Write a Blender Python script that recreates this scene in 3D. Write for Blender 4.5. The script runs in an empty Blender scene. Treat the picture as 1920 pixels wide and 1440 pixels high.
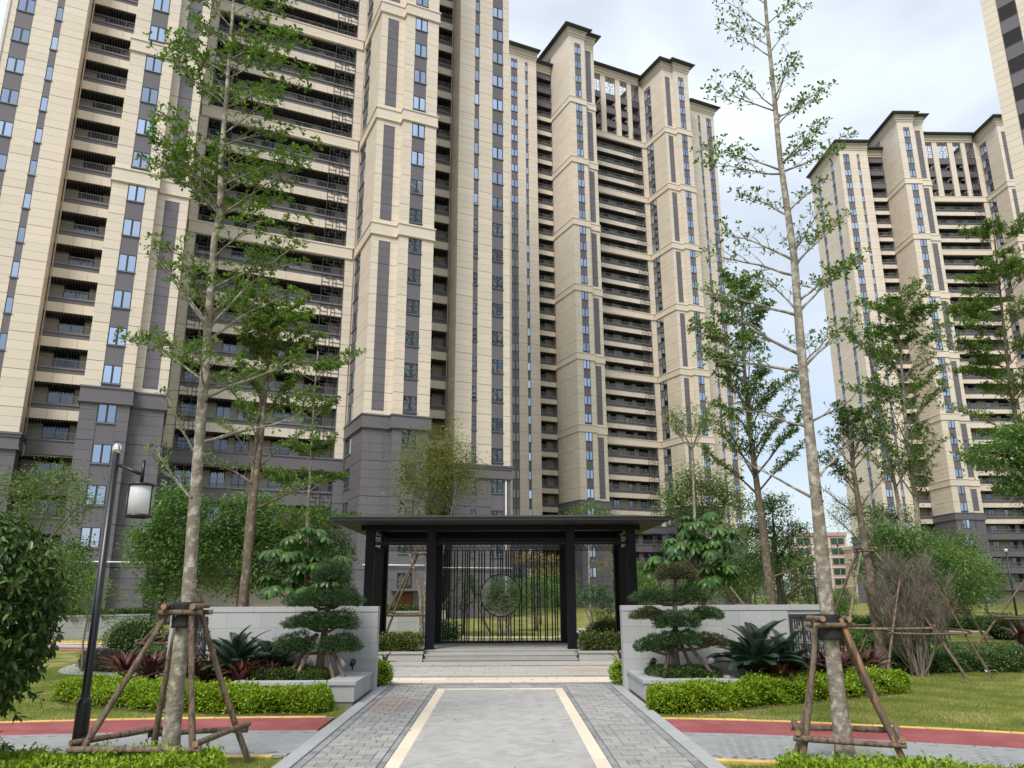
import bpy, math, random
import numpy as np
from mathutils import Vector, Matrix, Euler
random.seed(7)
RNG = np.random.default_rng(7)
SC = bpy.context.scene
COL = SC.collection
R = math.radians

# ------------------------------------------------------------------ camera, sky, sun, exposure
EYE = Vector((0, 0, 1.65))
cam_d = bpy.data.cameras.new('camera')
cam_d.sensor_width = 36.0
cam_d.lens = 36.0 * 1457.0 / 1920.0
cam_d.clip_start = 0.05
cam_d.clip_end = 3000
cam = bpy.data.objects.new('camera', cam_d)
COL.objects.link(cam)
cam.matrix_world = Matrix.Translation(EYE) @ Matrix.Rotation(R(90 + 14.993), 4, 'X') @ Matrix.Rotation(R(-0.22), 4, 'Z')
SC.camera = cam

SUN_EL, SUN_AZ = R(52), R(-158)          # azimuth measured from +Y clockwise: behind the camera, a little left
world = bpy.data.worlds.new('World')
SC.world = world
world.use_nodes = True
wn, wl = world.node_tree.nodes, world.node_tree.links
wn.clear()
w_out = wn.new('ShaderNodeOutputWorld')
w_bg = wn.new('ShaderNodeBackground')
sky = wn.new('ShaderNodeTexSky')
sky.sky_type = 'NISHITA'
sky.sun_disc = False
sky.sun_elevation = SUN_EL
sky.sun_rotation = SUN_AZ
sky.air_density = 1.0
sky.dust_density = 1.6
sky_gain = wn.new('ShaderNodeVectorMath'); sky_gain.operation = 'SCALE'; sky_gain.inputs['Scale'].default_value = 1.0
wl.new(sky.outputs[0], sky_gain.inputs[0])
tc = wn.new('ShaderNodeTexCoord')
mp = wn.new('ShaderNodeMapping'); mp.inputs['Scale'].default_value = (1.0, 1.0, 2.2); mp.inputs['Location'].default_value = (0.35, 0.1, 0.0)
wl.new(tc.outputs['Generated'], mp.inputs[0])
nz = wn.new('ShaderNodeTexNoise'); nz.inputs['Scale'].default_value = 2.3; nz.inputs['Detail'].default_value = 5; nz.inputs['Roughness'].default_value = 0.5
nz.inputs['Distortion'].default_value = 0.25
wl.new(mp.outputs[0], nz.inputs['Vector'])
cr = wn.new('ShaderNodeValToRGB')
cr.color_ramp.elements[0].position = 0.30; cr.color_ramp.elements[0].color = (0.48, 0.48, 0.48, 1)
cr.color_ramp.elements[1].position = 0.62; cr.color_ramp.elements[1].color = (1, 1, 1, 1)
wl.new(nz.outputs['Fac'], cr.inputs[0])
sx = wn.new('ShaderNodeSeparateXYZ'); wl.new(tc.outputs['Generated'], sx.inputs[0])
el = wn.new('ShaderNodeMapRange'); el.inputs['From Min'].default_value = 0.0; el.inputs['From Max'].default_value = 0.42; el.inputs['To Min'].default_value = 0.40; el.inputs['To Max'].default_value = 1.0
wl.new(sx.outputs['Z'], el.inputs['Value'])
cm = wn.new('ShaderNodeMath'); cm.operation = 'MULTIPLY'; wl.new(cr.outputs[0], cm.inputs[0]); wl.new(el.outputs[0], cm.inputs[1])
mixc = wn.new('ShaderNodeMix'); mixc.data_type = 'RGBA'
wl.new(cm.outputs[0], mixc.inputs[0])
wl.new(sky_gain.outputs[0], mixc.inputs[6])
mixc.inputs[7].default_value = (6.75, 7.4, 8.1, 1)       # bright thin cloud, in the sky texture's own units
wl.new(mixc.outputs[2], w_bg.inputs['Color'])
w_bg.inputs['Strength'].default_value = 0.0615
wl.new(w_bg.outputs[0], w_out.inputs['Surface'])

sun_d = bpy.data.lights.new('sun', 'SUN')
sun_d.energy = 1.5
sun_d.angle = R(20)
sun_d.color = (1.0, 0.955, 0.88)
sun = bpy.data.objects.new('sun', sun_d)
COL.objects.link(sun)
sd = Vector((math.sin(SUN_AZ) * math.cos(SUN_EL), math.cos(SUN_AZ) * math.cos(SUN_EL), math.sin(SUN_EL)))
sun.rotation_euler = sd.to_track_quat('Z', 'Y').to_euler()
sun.location = (0, -10, 40)

SC.view_settings.view_transform = 'Standard'
SC.view_settings.look = 'None'
SC.view_settings.gamma = 1.0
SC.view_settings.use_curve_mapping = False
SC.view_settings.exposure = 1.25
SC.render.engine = 'CYCLES'
SC.cycles.use_denoising = True
try:
    SC.cycles.denoiser = 'OPENIMAGEDENOISE'
except Exception:
    pass
SC.cycles.max_bounces = 6
SC.cycles.diffuse_bounces = 3
SC.cycles.glossy_bounces = 3
SC.cycles.transmission_bounces = 4
SC.cycles.transparent_max_bounces = 8

# ------------------------------------------------------------------ materials
def mat(name, col, rough=0.6, isl=0.08, noise=0.08, nscale=3.0, bump=0.0, bscale=60.0, metal=0.0, spec=0.4,
        alt=None, detail=4.0, stretch=None):
    m = bpy.data.materials.new(name); m.use_nodes = True
    n, l = m.node_tree.nodes, m.node_tree.links
    p = n['Principled BSDF']
    p.inputs['Roughness'].default_value = rough
    p.inputs['Metallic'].default_value = metal
    p.inputs['Specular IOR Level'].default_value = spec
    t = n.new('ShaderNodeTexCoord')
    src = t.outputs['Object']
    if stretch:
        mpn = n.new('ShaderNodeMapping'); mpn.inputs['Scale'].default_value = stretch
        l.new(src, mpn.inputs[0]); src = mpn.outputs[0]
    nt = n.new('ShaderNodeTexNoise'); nt.inputs['Scale'].default_value = nscale; nt.inputs['Detail'].default_value = detail
    l.new(src, nt.inputs['Vector'])
    g = n.new('ShaderNodeNewGeometry'); oi = n.new('ShaderNodeObjectInfo')
    def math2(op, a, b):
        q = n.new('ShaderNodeMath'); q.operation = op
        for i, v in enumerate((a, b)):
            if isinstance(v, (int, float)): q.inputs[i].default_value = v
            else: l.new(v, q.inputs[i])
        return q.outputs[0]
    rnd = math2('FRACT', math2('ADD', g.outputs['Random Per Island'], oi.outputs['Random']), 0)
    f = math2('ADD', 1.0 - isl - noise, math2('ADD', math2('MULTIPLY', rnd, 2 * isl), math2('MULTIPLY', nt.outputs['Fac'], 2 * noise)))
    base = n.new('ShaderNodeVectorMath'); base.operation = 'SCALE'
    if alt:
        mx = n.new('ShaderNodeMix'); mx.data_type = 'RGBA'
        l.new(rnd if alt[1] == 'island' else nt.outputs['Fac'], mx.inputs[0])
        if alt[1] != 'island':
            rr = n.new('ShaderNodeValToRGB'); rr.color_ramp.elements[0].position = alt[2]; rr.color_ramp.elements[1].position = alt[3]
            l.new(nt.outputs['Fac'], rr.inputs[0]); l.new(rr.outputs[0], mx.inputs[0])
        mx.inputs[6].default_value = (*col, 1); mx.inputs[7].default_value = (*alt[0], 1)
        l.new(mx.outputs[2], base.inputs[0])
    else:
        base.inputs[0].default_value = col
    l.new(f, base.inputs['Scale'])
    l.new(base.outputs[0], p.inputs['Base Color'])
    if bump:
        b2 = n.new('ShaderNodeTexNoise'); b2.inputs['Scale'].default_value = bscale; b2.inputs['Detail'].default_value = 3
        l.new(src, b2.inputs['Vector'])
        bp = n.new('ShaderNodeBump'); bp.inputs['Strength'].default_value = bump; bp.inputs['Distance'].default_value = 0.02
        l.new(b2.outputs['Fac'], bp.inputs['Height']); l.new(bp.outputs[0], p.inputs['Normal'])
    return m

def leafmat(name, c1, c2, transl=0.3, rough=0.5, spec=0.35, c3=None):
    m = bpy.data.materials.new(name); m.use_nodes = True
    n, l = m.node_tree.nodes, m.node_tree.links
    p = n['Principled BSDF']; out = n['Material Output']
    g = n.new('ShaderNodeNewGeometry'); oi = n.new('ShaderNodeObjectInfo')
    a = n.new('ShaderNodeMath'); a.operation = 'ADD'; l.new(g.outputs['Random Per Island'], a.inputs[0]); l.new(oi.outputs['Random'], a.inputs[1])
    fr = n.new('ShaderNodeMath'); fr.operation = 'FRACT'; l.new(a.outputs[0], fr.inputs[0])
    rp = n.new('ShaderNodeValToRGB')
    rp.color_ramp.elements[0].color = (*c1, 1); rp.color_ramp.elements[1].color = (*c2, 1)
    if c3:
        e = rp.color_ramp.elements.new(0.93); e.color = (*c2, 1); rp.color_ramp.elements[2].color = (*c3, 1)
    l.new(fr.outputs[0], rp.inputs[0])
    l.new(rp.outputs[0], p.inputs['Base Color'])
    p.inputs['Roughness'].default_value = rough
    p.inputs['Specular IOR Level'].default_value = spec
    if transl:
        tr = n.new('ShaderNodeBsdfTranslucent'); ms = n.new('ShaderNodeMixShader'); ms.inputs[0].default_value = transl
        vm = n.new('ShaderNodeVectorMath'); vm.operation = 'MULTIPLY'; vm.inputs[1].default_value = (1.25, 1.35, 0.6)
        l.new(rp.outputs[0], vm.inputs[0]); l.new(vm.outputs[0], tr.inputs['Color'])
        l.new(p.outputs[0], ms.inputs[1]); l.new(tr.outputs[0], ms.inputs[2]); l.new(ms.outputs[0], out.inputs['Surface'])
    return m

def glassmat(name, tint, dark, fac, rough=0.03, vary=0.25):
    m = bpy.data.materials.new(name); m.use_nodes = True
    n, l = m.node_tree.nodes, m.node_tree.links
    n.remove(n['Principled BSDF']); out = n['Material Output']
    gl = n.new('ShaderNodeBsdfGlossy'); gl.inputs['Color'].default_value = (*tint, 1); gl.inputs['Roughness'].default_value = rough
    df = n.new('ShaderNodeBsdfDiffuse'); df.inputs['Color'].default_value = (*dark, 1)
    ms = n.new('ShaderNodeMixShader'); oi = n.new('ShaderNodeObjectInfo'); g = n.new('ShaderNodeNewGeometry')
    ad = n.new('ShaderNodeMath'); ad.operation = 'ADD'; l.new(oi.outputs['Random'], ad.inputs[0]); l.new(g.outputs['Random Per Island'], ad.inputs[1])
    fr = n.new('ShaderNodeMath'); fr.operation = 'FRACT'; l.new(ad.outputs[0], fr.inputs[0])
    mr = n.new('ShaderNodeMapRange'); mr.inputs['To Min'].default_value = fac - vary; mr.inputs['To Max'].default_value = min(1, fac + vary)
    l.new(fr.outputs[0], mr.inputs['Value'])
    l.new(mr.outputs[0], ms.inputs[0]); l.new(df.outputs[0], ms.inputs[1]); l.new(gl.outputs[0], ms.inputs[2])
    nt = n.new('ShaderNodeTexNoise'); nt.inputs['Scale'].default_value = 1.3
    bp = n.new('ShaderNodeBump'); bp.inputs['Strength'].default_value = 0.06; bp.inputs['Distance'].default_value = 0.1
    tcn = n.new('ShaderNodeTexCoord'); l.new(tcn.outputs['Object'], nt.inputs['Vector'])
    l.new(nt.outputs['Fac'], bp.inputs['Height']); l.new(bp.outputs[0], gl.inputs['Normal'])
    l.new(ms.outputs[0], out.inputs['Surface'])
    return m

M = {}
M['cream'] = mat('cream_stone', (0.695, 0.612, 0.512), 0.55, 0.045, 0.055, 0.9, 0.05, 25, spec=0.25, stretch=(1.3, 1.3, 0.10), detail=6)
M['cream_joint'] = mat('cream_joint', (0.34, 0.29, 0.245), 0.8, 0, 0.1)
M['grey'] = mat('grey_stone', (0.149, 0.139, 0.156), 0.5, 0.05, 0.07, 0.5, 0.05, 25, spec=0.3)
M['grey_joint'] = mat('grey_joint', (0.05, 0.046, 0.05), 0.8, 0, 0.1)
M['ledge'] = mat('ledge_stone', (0.20, 0.19, 0.205), 0.5, 0.05, 0.05)
M['backwall'] = mat('balcony_render', (0.54, 0.48, 0.42), 0.8, 0.03, 0.06)
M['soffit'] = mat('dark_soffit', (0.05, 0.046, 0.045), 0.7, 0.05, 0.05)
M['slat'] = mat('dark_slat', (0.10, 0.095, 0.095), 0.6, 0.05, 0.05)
M['rail'] = mat('grey_metal_rail', (0.17, 0.175, 0.185), 0.45, 0.03, 0.03, spec=0.5)
M['lattice'] = mat('lattice_metal', (0.05, 0.05, 0.058), 0.5, 0.03, 0.03)
M['frame'] = mat('dark_window_frame', (0.035, 0.035, 0.042), 0.4, 0.03, 0.03)
M['roofdark'] = mat('dark_roof', (0.045, 0.05, 0.052), 0.45, 0.02, 0.06)
M['pane'] = glassmat('coated_glass', (0.52, 0.615, 0.775), (0.02, 0.04, 0.052), 0.75, vary=0.25)
M['doorglass'] = glassmat('dark_door_glass', (0.5, 0.56, 0.66), (0.012, 0.013, 0.016), 0.22, vary=0.15)
M['white'] = mat('white_paint', (0.78, 0.78, 0.78), 0.4, 0.0, 0.04)
M['brown_door'] = mat('brown_door', (0.16, 0.052, 0.028), 0.4, 0.05, 0.1, 4, stretch=(6, 6, 0.6))

# ------------------------------------------------------------------ mesh helpers
def box_v(x0, x1, y0, y1, z0, z1):
    return [(x0, y0, z0), (x1, y0, z0), (x1, y1, z0), (x0, y1, z0), (x0, y0, z1), (x1, y0, z1), (x1, y1, z1), (x0, y1, z1)]
BOX_F = [(0, 3, 2, 1), (4, 5, 6, 7), (0, 1, 5, 4), (1, 2, 6, 5), (2, 3, 7, 6), (3, 0, 4, 7)]

class MB:
    def __init__(s):
        s.v, s.f, s.m, s.sm = [], [], [], []
    def add(s, vs, fs, mi=0, smooth=False):
        b = len(s.v); s.v.extend(vs)
        for f in fs:
            s.f.append(tuple(i + b for i in f)); s.m.append(mi); s.sm.append(smooth)
    def box(s, x0, x1, y0, y1, z0, z1, mi=0, mtx=None):
        vs = box_v(min(x0, x1), max(x0, x1), min(y0, y1), max(y0, y1), min(z0, z1), max(z0, z1))
        if mtx is not None: vs = [tuple(mtx @ Vector(q)) for q in vs]
        s.add(vs, BOX_F, mi)
    def frustum(s, a, z0, b, z1, mi=0):      # a, b = (x0,x1,y0,y1)
        vs = [(a[0], a[2], z0), (a[1], a[2], z0), (a[1], a[3], z0), (a[0], a[3], z0), (b[0], b[2], z1), (b[1], b[2], z1), (b[1], b[3], z1), (b[0], b[3], z1)]
        s.add(vs, BOX_F, mi)
    def tube(s, pts, rad, n=8, mi=0, cap=True, smooth=True, wob=0.0):
        pts = [Vector(p) for p in pts]; k = len(pts); vs = []; fs = []
        ref = None
        for i, p in enumerate(pts):
            d = (pts[min(i + 1, k - 1)] - pts[max(i - 1, 0)]).normalized()
            if ref is None: ref = d.orthogonal().normalized()
            ref = (ref - d * ref.dot(d))
            ref = ref.normalized() if ref.length > 1e-6 else d.orthogonal().normalized()
            bi = d.cross(ref); r = rad[i]
            for j in range(n):
                a = 2 * math.pi * j / n; rr = r * (1 + wob * random.uniform(-1, 1)) if wob else r
                q = p + ref * math.cos(a) * rr + bi * math.sin(a) * rr
                vs.append((q.x, q.y, q.z))
        for i in range(k - 1):
            for j in range(n):
                a, b = i * n + j, i * n + (j + 1) % n
                fs.append((a, b, b + n, a + n))
        if cap:
            fs.append(tuple(range(n - 1, -1, -1))); fs.append(tuple((k - 1) * n + j for j in range(n)))
        s.add(vs, fs, mi, smooth)
    def lathe(s, prof, n=16, mi=0, c=(0, 0, 0), smooth=True):
        vs = []; fs = []; k = len(prof)
        for r, z in prof:
            for j in range(n):
                a = 2 * math.pi * j / n; vs.append((c[0] + r * math.cos(a), c[1] + r * math.sin(a), c[2] + z))
        for i in range(k - 1):
            for j in range(n):
                a, b = i * n + j, i * n + (j + 1) % n
                fs.append((a, b, b + n, a + n))
        s.add(vs, fs, mi, smooth)
    def mesh(s, name, mats):
        me = bpy.data.meshes.new(name)
        me.from_pydata(s.v, [], s.f)
        for q in mats: me.materials.append(q)
        if s.f:
            me.polygons.foreach_set('material_index', s.m)
            me.polygons.foreach_set('use_smooth', s.sm)
        me.update()
        return me
    def build(s, name, mats, parent=None, loc=None, rotz=0.0):
        if not isinstance(mats, (list, tuple)): mats = [mats]
        return link(name, s.mesh(name, mats), parent, loc, rotz)

def link(name, me, parent=None, loc=None, rotz=0.0):
    o = bpy.data.objects.new(name, me); COL.objects.link(o)
    if loc is not None: o.location = loc
    if rotz: o.rotation_euler = (0, 0, rotz)
    if parent is not None: o.parent = parent
    return o
def tag(o, label=None, cat=None, group=None, kind=None):
    if label: o['label'] = label
    if cat: o['category'] = cat
    if group: o['group'] = group
    if kind: o['kind'] = kind
    return o
def thing(name, label, cat, loc=(0, 0, 0), rotz=0.0, group=None):
    o = bpy.data.objects.new(name, None); COL.objects.link(o)
    o.empty_display_size = 0.2
    o.location = loc; o.rotation_euler = (0, 0, rotz)
    return tag(o, label, cat, group)
def copy_tree(o, parent=None):
    c = o.copy(); COL.objects.link(c)
    if parent is not None: c.parent = parent
    for ch in list(o.children): copy_tree(ch, c)
    return c

# leaves: one mesh from arrays of positions, directions and upward normals
T_OBOV = (np.array([[0, 0, 0], [0.45, 0.30, 0.05], [0.82, 0.48, 0.07], [1, 0, 0.0], [0.82, -0.48, 0.07], [0.45, -0.30, 0.05]]),
          [(0, 5, 4, 3), (0, 3, 2, 1)])
T_OVAL = (np.array([[0, 0, 0], [0.30, 0.42, 0.06], [0.65, 0.42, 0.05], [1, 0, -0.06], [0.65, -0.42, 0.05], [0.30, -0.42, 0.06]]),
          [(0, 5, 4, 3), (0, 3, 2, 1)])
T_DIAM = (np.array([[0, 0, 0], [0.5, 0.5, 0.04], [1, 0, -0.04], [0.5, -0.5, 0.04]]), [(0, 3, 2, 1)])
T_NEED = (np.array([[0, 0.5, 0], [1, 0, 0.0], [0, -0.5, 0]]), [(0, 2, 1)])
def leaf_mesh(name, P, D, N, L, W, tmpl, mats, mi=None):
    P = np.asarray(P, float); D = np.asarray(D, float); N = np.asarray(N, float)
    n = len(P)
    D = D / (np.linalg.norm(D, axis=1, keepdims=True) + 1e-9)
    B = np.cross(N, D); B /= (np.linalg.norm(B, axis=1, keepdims=True) + 1e-9)
    U = np.cross(D, B)
    L = np.broadcast_to(np.asarray(L, float), (n,)); W = np.broadcast_to(np.asarray(W, float), (n,))
    tv, tf = tmpl; k = len(tv)
    V = (P[:, None, :] + D[:, None, :] * (tv[None, :, 0:1] * L[:, None, None]) + B[:, None, :] * (tv[None, :, 1:2] * W[:, None, None])
         + U[:, None, :] * (tv[None, :, 2:3] * L[:, None, None])).reshape(-1, 3)
    me = bpy.data.meshes.new(name)
    me.vertices.add(n * k); me.vertices.foreach_set('co', V.ravel())
    lens = np.array([len(f) for f in tf]); flat = np.concatenate([np.array(f) for f in tf])
    loops = (flat[None, :] + (np.arange(n) * k)[:, None]).ravel()
    lt = np.tile(lens, n); ls = np.concatenate([[0], np.cumsum(lt)[:-1]])
    me.loops.add(len(loops)); me.loops.foreach_set('vertex_index', loops)
    me.polygons.add(len(lt)); me.polygons.foreach_set('loop_start', ls); me.polygons.foreach_set('loop_total', lt)
    for q in (mats if isinstance(mats, (list, tuple)) else [mats]): me.materials.append(q)
    if mi is not None: me.polygons.foreach_set('material_index', np.repeat(mi, len(tf)))
    me.update(calc_edges=True); me.validate()
    return me
def rand_dirs(n, zmin=-1.0, zmax=1.0):
    z = RNG.uniform(zmin, zmax, n); a = RNG.uniform(0, 2 * math.pi, n); r = np.sqrt(np.clip(1 - z * z, 0, 1))
    return np.stack([r * np.cos(a), r * np.sin(a), z], 1)
# ------------------------------------------------------------------ apartment towers
W1, W2, W3, E1, E2 = 7.73, 10.12, 13.40, 17.60, 23.5
T1, T2, TR, TE = 6.51, 7.26, 0.15, 2.31
SC_F = 1457.0 / 1920 * 1024
def px_size(p, a):
    d = Vector(p) - EYE; f = Vector((0, math.cos(R(15)), math.sin(R(15)))); dep = d.dot(f)
    if dep < 1: return 0
    up = Vector((0, -math.sin(R(15)), math.cos(R(15))))
    u, v = d.x / dep, d.dot(up) / dep
    if abs(u) > 0.66 or abs(v) > 0.5: return 0
    return 1457 * a / dep

def window_meshes(w, h, two=True):
    f = MB()
    fw = 0.055
    f.box(-w/2, -w/2 + fw, 0, 0.07, -h/2, h/2); f.box(w/2 - fw, w/2, 0, 0.07, -h/2, h/2)
    f.box(-w/2 + fw, w/2 - fw, 0, 0.07, h/2 - fw, h/2); f.box(-w/2 + fw, w/2 - fw, 0, 0.07, -h/2, -h/2 + fw)
    if two: f.box(-0.07, 0.07, 0.005, 0.065, -h/2 + fw, h/2 - fw)
    f.box(-w/2 - 0.07, w/2 + 0.07, -0.09, 0.068, -h/2 - 0.07, -h/2 - 0.002, 1)
    g = MB()
    spans = ((-w/2 + fw, -0.07), (0.07, w/2 - fw)) if two else ((-w/2 + fw, w/2 - fw),)
    for a, b in spans: g.box(a, b, 0.035, 0.055, -h/2 + fw, h/2 - fw)
    return f.mesh('window', [M['frame'], M['ledge']]), g.mesh('pane', [M['pane']])
WM = {'wide': window_meshes(1.23, 1.42), 'end': window_meshes(1.25, 1.35), 'slim': window_meshes(0.52, 1.35, False), 'flank': window_meshes(2.05, 1.75)}
FACE_ROT = {'F': 0.0, 'L': -math.pi/2, 'R': math.pi/2}
def face_pt(face, u, plane, z):
    return (u, -plane, z) if face == 'F' else (plane, -u, z)
def add_window(root, kind, face, u, plane, z):
    o = link('window', WM[kind][0], root, face_pt(face, u, plane - (0.03 if face != 'L' else -0.03), z), FACE_ROT[face])
    link('pane', WM[kind][1], o)
    return o

def band_mb(width, n, cream=True, slats=True, deep=1.75):
    b = MB(); h = width / 2; g = 0.010; step = width / n
    for i in range(n):
        b.box(-h + i*step + g, -h + (i+1)*step - g, 0, 0.08, 0.0, 0.80, 0 if cream else 1)
    b.box(-h, h, 0.06, 0.2, 0.004, 0.796, 2 if cream else 3)
    b.box(-h, h, 0.05, 0.2, 0.80, 1.18, 1)
    b.box(-h, h, -0.04, 0.2, 1.182, 1.29, 4)
    b.box(-h, h, 0.2, deep, 0.02, 0.2, 5)
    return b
BAND_MATS = None
def railing_mesh(width):
    b = MB(); h = width / 2
    b.box(-h, h, 0.06, 0.10, 1.96, 2.0); b.box(-h, h, 0.065, 0.095, 1.36, 1.39)
    n = int(width / 0.13)
    for i in range(n + 1):
        x = -h + 0.02 + (width - 0.04) * i / n; t = 0.022 if i % 11 == 0 else 0.009
        b.box(x - t, x + t, 0.07, 0.09, 1.291, 1.96)
    return b.mesh('railing', [M['rail']])
def slat_mesh(width):
    b = MB(); h = width / 2; n = int(width / 0.22)
    for i in range(n):
        x = -h + (i + 0.5) * width / n
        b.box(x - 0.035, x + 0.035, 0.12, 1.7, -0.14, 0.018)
    return b.mesh('ceiling_slats', [M['slat']])
def lattice_mesh(w, h, cell=0.36, t=0.03, seed=1):
    """a frame of interlocking short bars, in the manner of a Chinese lattice window"""
    rs = random.Random(seed); b = MB()
    nx, nz = max(2, round(w / cell)), max(2, round(h / cell)); dx, dz = w / nx, h / nz
    for x in (0, w/2, w): b.box(x - t - w/2, x + t - w/2, 0, 0.05, 0, h)
    for j in range(nz + 1):
        for i in range(nx):
            if j in (0, nz) or (i + 2 * j) % 4 != 0:
                b.box(i*dx - w/2, (i+1)*dx - w/2, 0.008, 0.042, j*dz - t*0.8, j*dz + t*0.8)
    for i in range(1, nx):
        for j in range(nz):
            if (2 * i + j) % 4 in (0, 1) and abs(i*dx - w/2) > 0.05:
                b.box(i*dx - w/2 - t*0.8, i*dx - w/2 + t*0.8, 0.004, 0.046, j*dz, (j+1)*dz)
    return b.mesh('lattice_screen', [M['lattice']])

SH = {}
SH['c_band'] = band_mb(13.54, 10).mesh('balcony', [M['cream'], M['grey'], M['cream_joint'], M['grey_joint'], M['ledge'], M['soffit']])
SH['c_band_open'] = None
def bare_band(width):       # the balcony without its facing stones, which are added as stones of their own
    b = MB(); h = width / 2
    b.box(-h, h, 0.06, 0.2, 0.004, 0.796, 2); b.box(-h, h, 0.05, 0.2, 0.80, 1.18, 1)
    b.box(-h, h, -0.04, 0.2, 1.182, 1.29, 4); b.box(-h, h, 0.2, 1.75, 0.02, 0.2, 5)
    return b.mesh('balcony', [M['cream'], M['grey'], M['cream_joint'], M['grey_joint'], M['ledge'], M['soffit']])
SH['c_bare'] = bare_band(13.54); SH['r_bare'] = bare_band(4.18)
SH['c_grey'] = band_mb(13.54, 10, False).mesh('balcony', [M['cream'], M['grey'], M['cream_joint'], M['grey_joint'], M['ledge'], M['soffit']])
SH['r_band'] = band_mb(4.18, 3).mesh('balcony', [M['cream'], M['grey'], M['cream_joint'], M['grey_joint'], M['ledge'], M['soffit']])
SH['r_grey'] = band_mb(4.18, 3, False).mesh('balcony', [M['cream'], M['grey'], M['cream_joint'], M['grey_joint'], M['ledge'], M['soffit']])
SH['c_rail'] = railing_mesh(13.54); SH['r_rail'] = railing_mesh(4.18)
SH['c_slat'] = slat_mesh(13.54); SH['r_slat'] = slat_mesh(4.18)
SH['lat_s'] = lattice_mesh(2.06, 3.0, 0.36, 0.022, 3)
SH['lat_top'] = {}
def door_mesh(w, h):
    b = MB(); b.box(-w/2, w/2, 0, 0.04, 0, h); f = 0.05
    b.box(-w/2 - f, -w/2, -0.03, 0.05, 0, h + f, 1); b.box(w/2, w/2 + f, -0.03, 0.05, 0, h + f, 1); b.box(-w/2, w/2, -0.03, 0.05, h, h + f, 1)
    b.box(-0.03, 0.03, -0.025, -0.001, 0, h, 1)
    return b.mesh('balcony_door', [M['doorglass'], M['frame']])
DM = {1.8: door_mesh(1.8, 2.1), 1.1: door_mesh(1.1, 2.1), 1.5: door_mesh(1.5, 2.1)}

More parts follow.
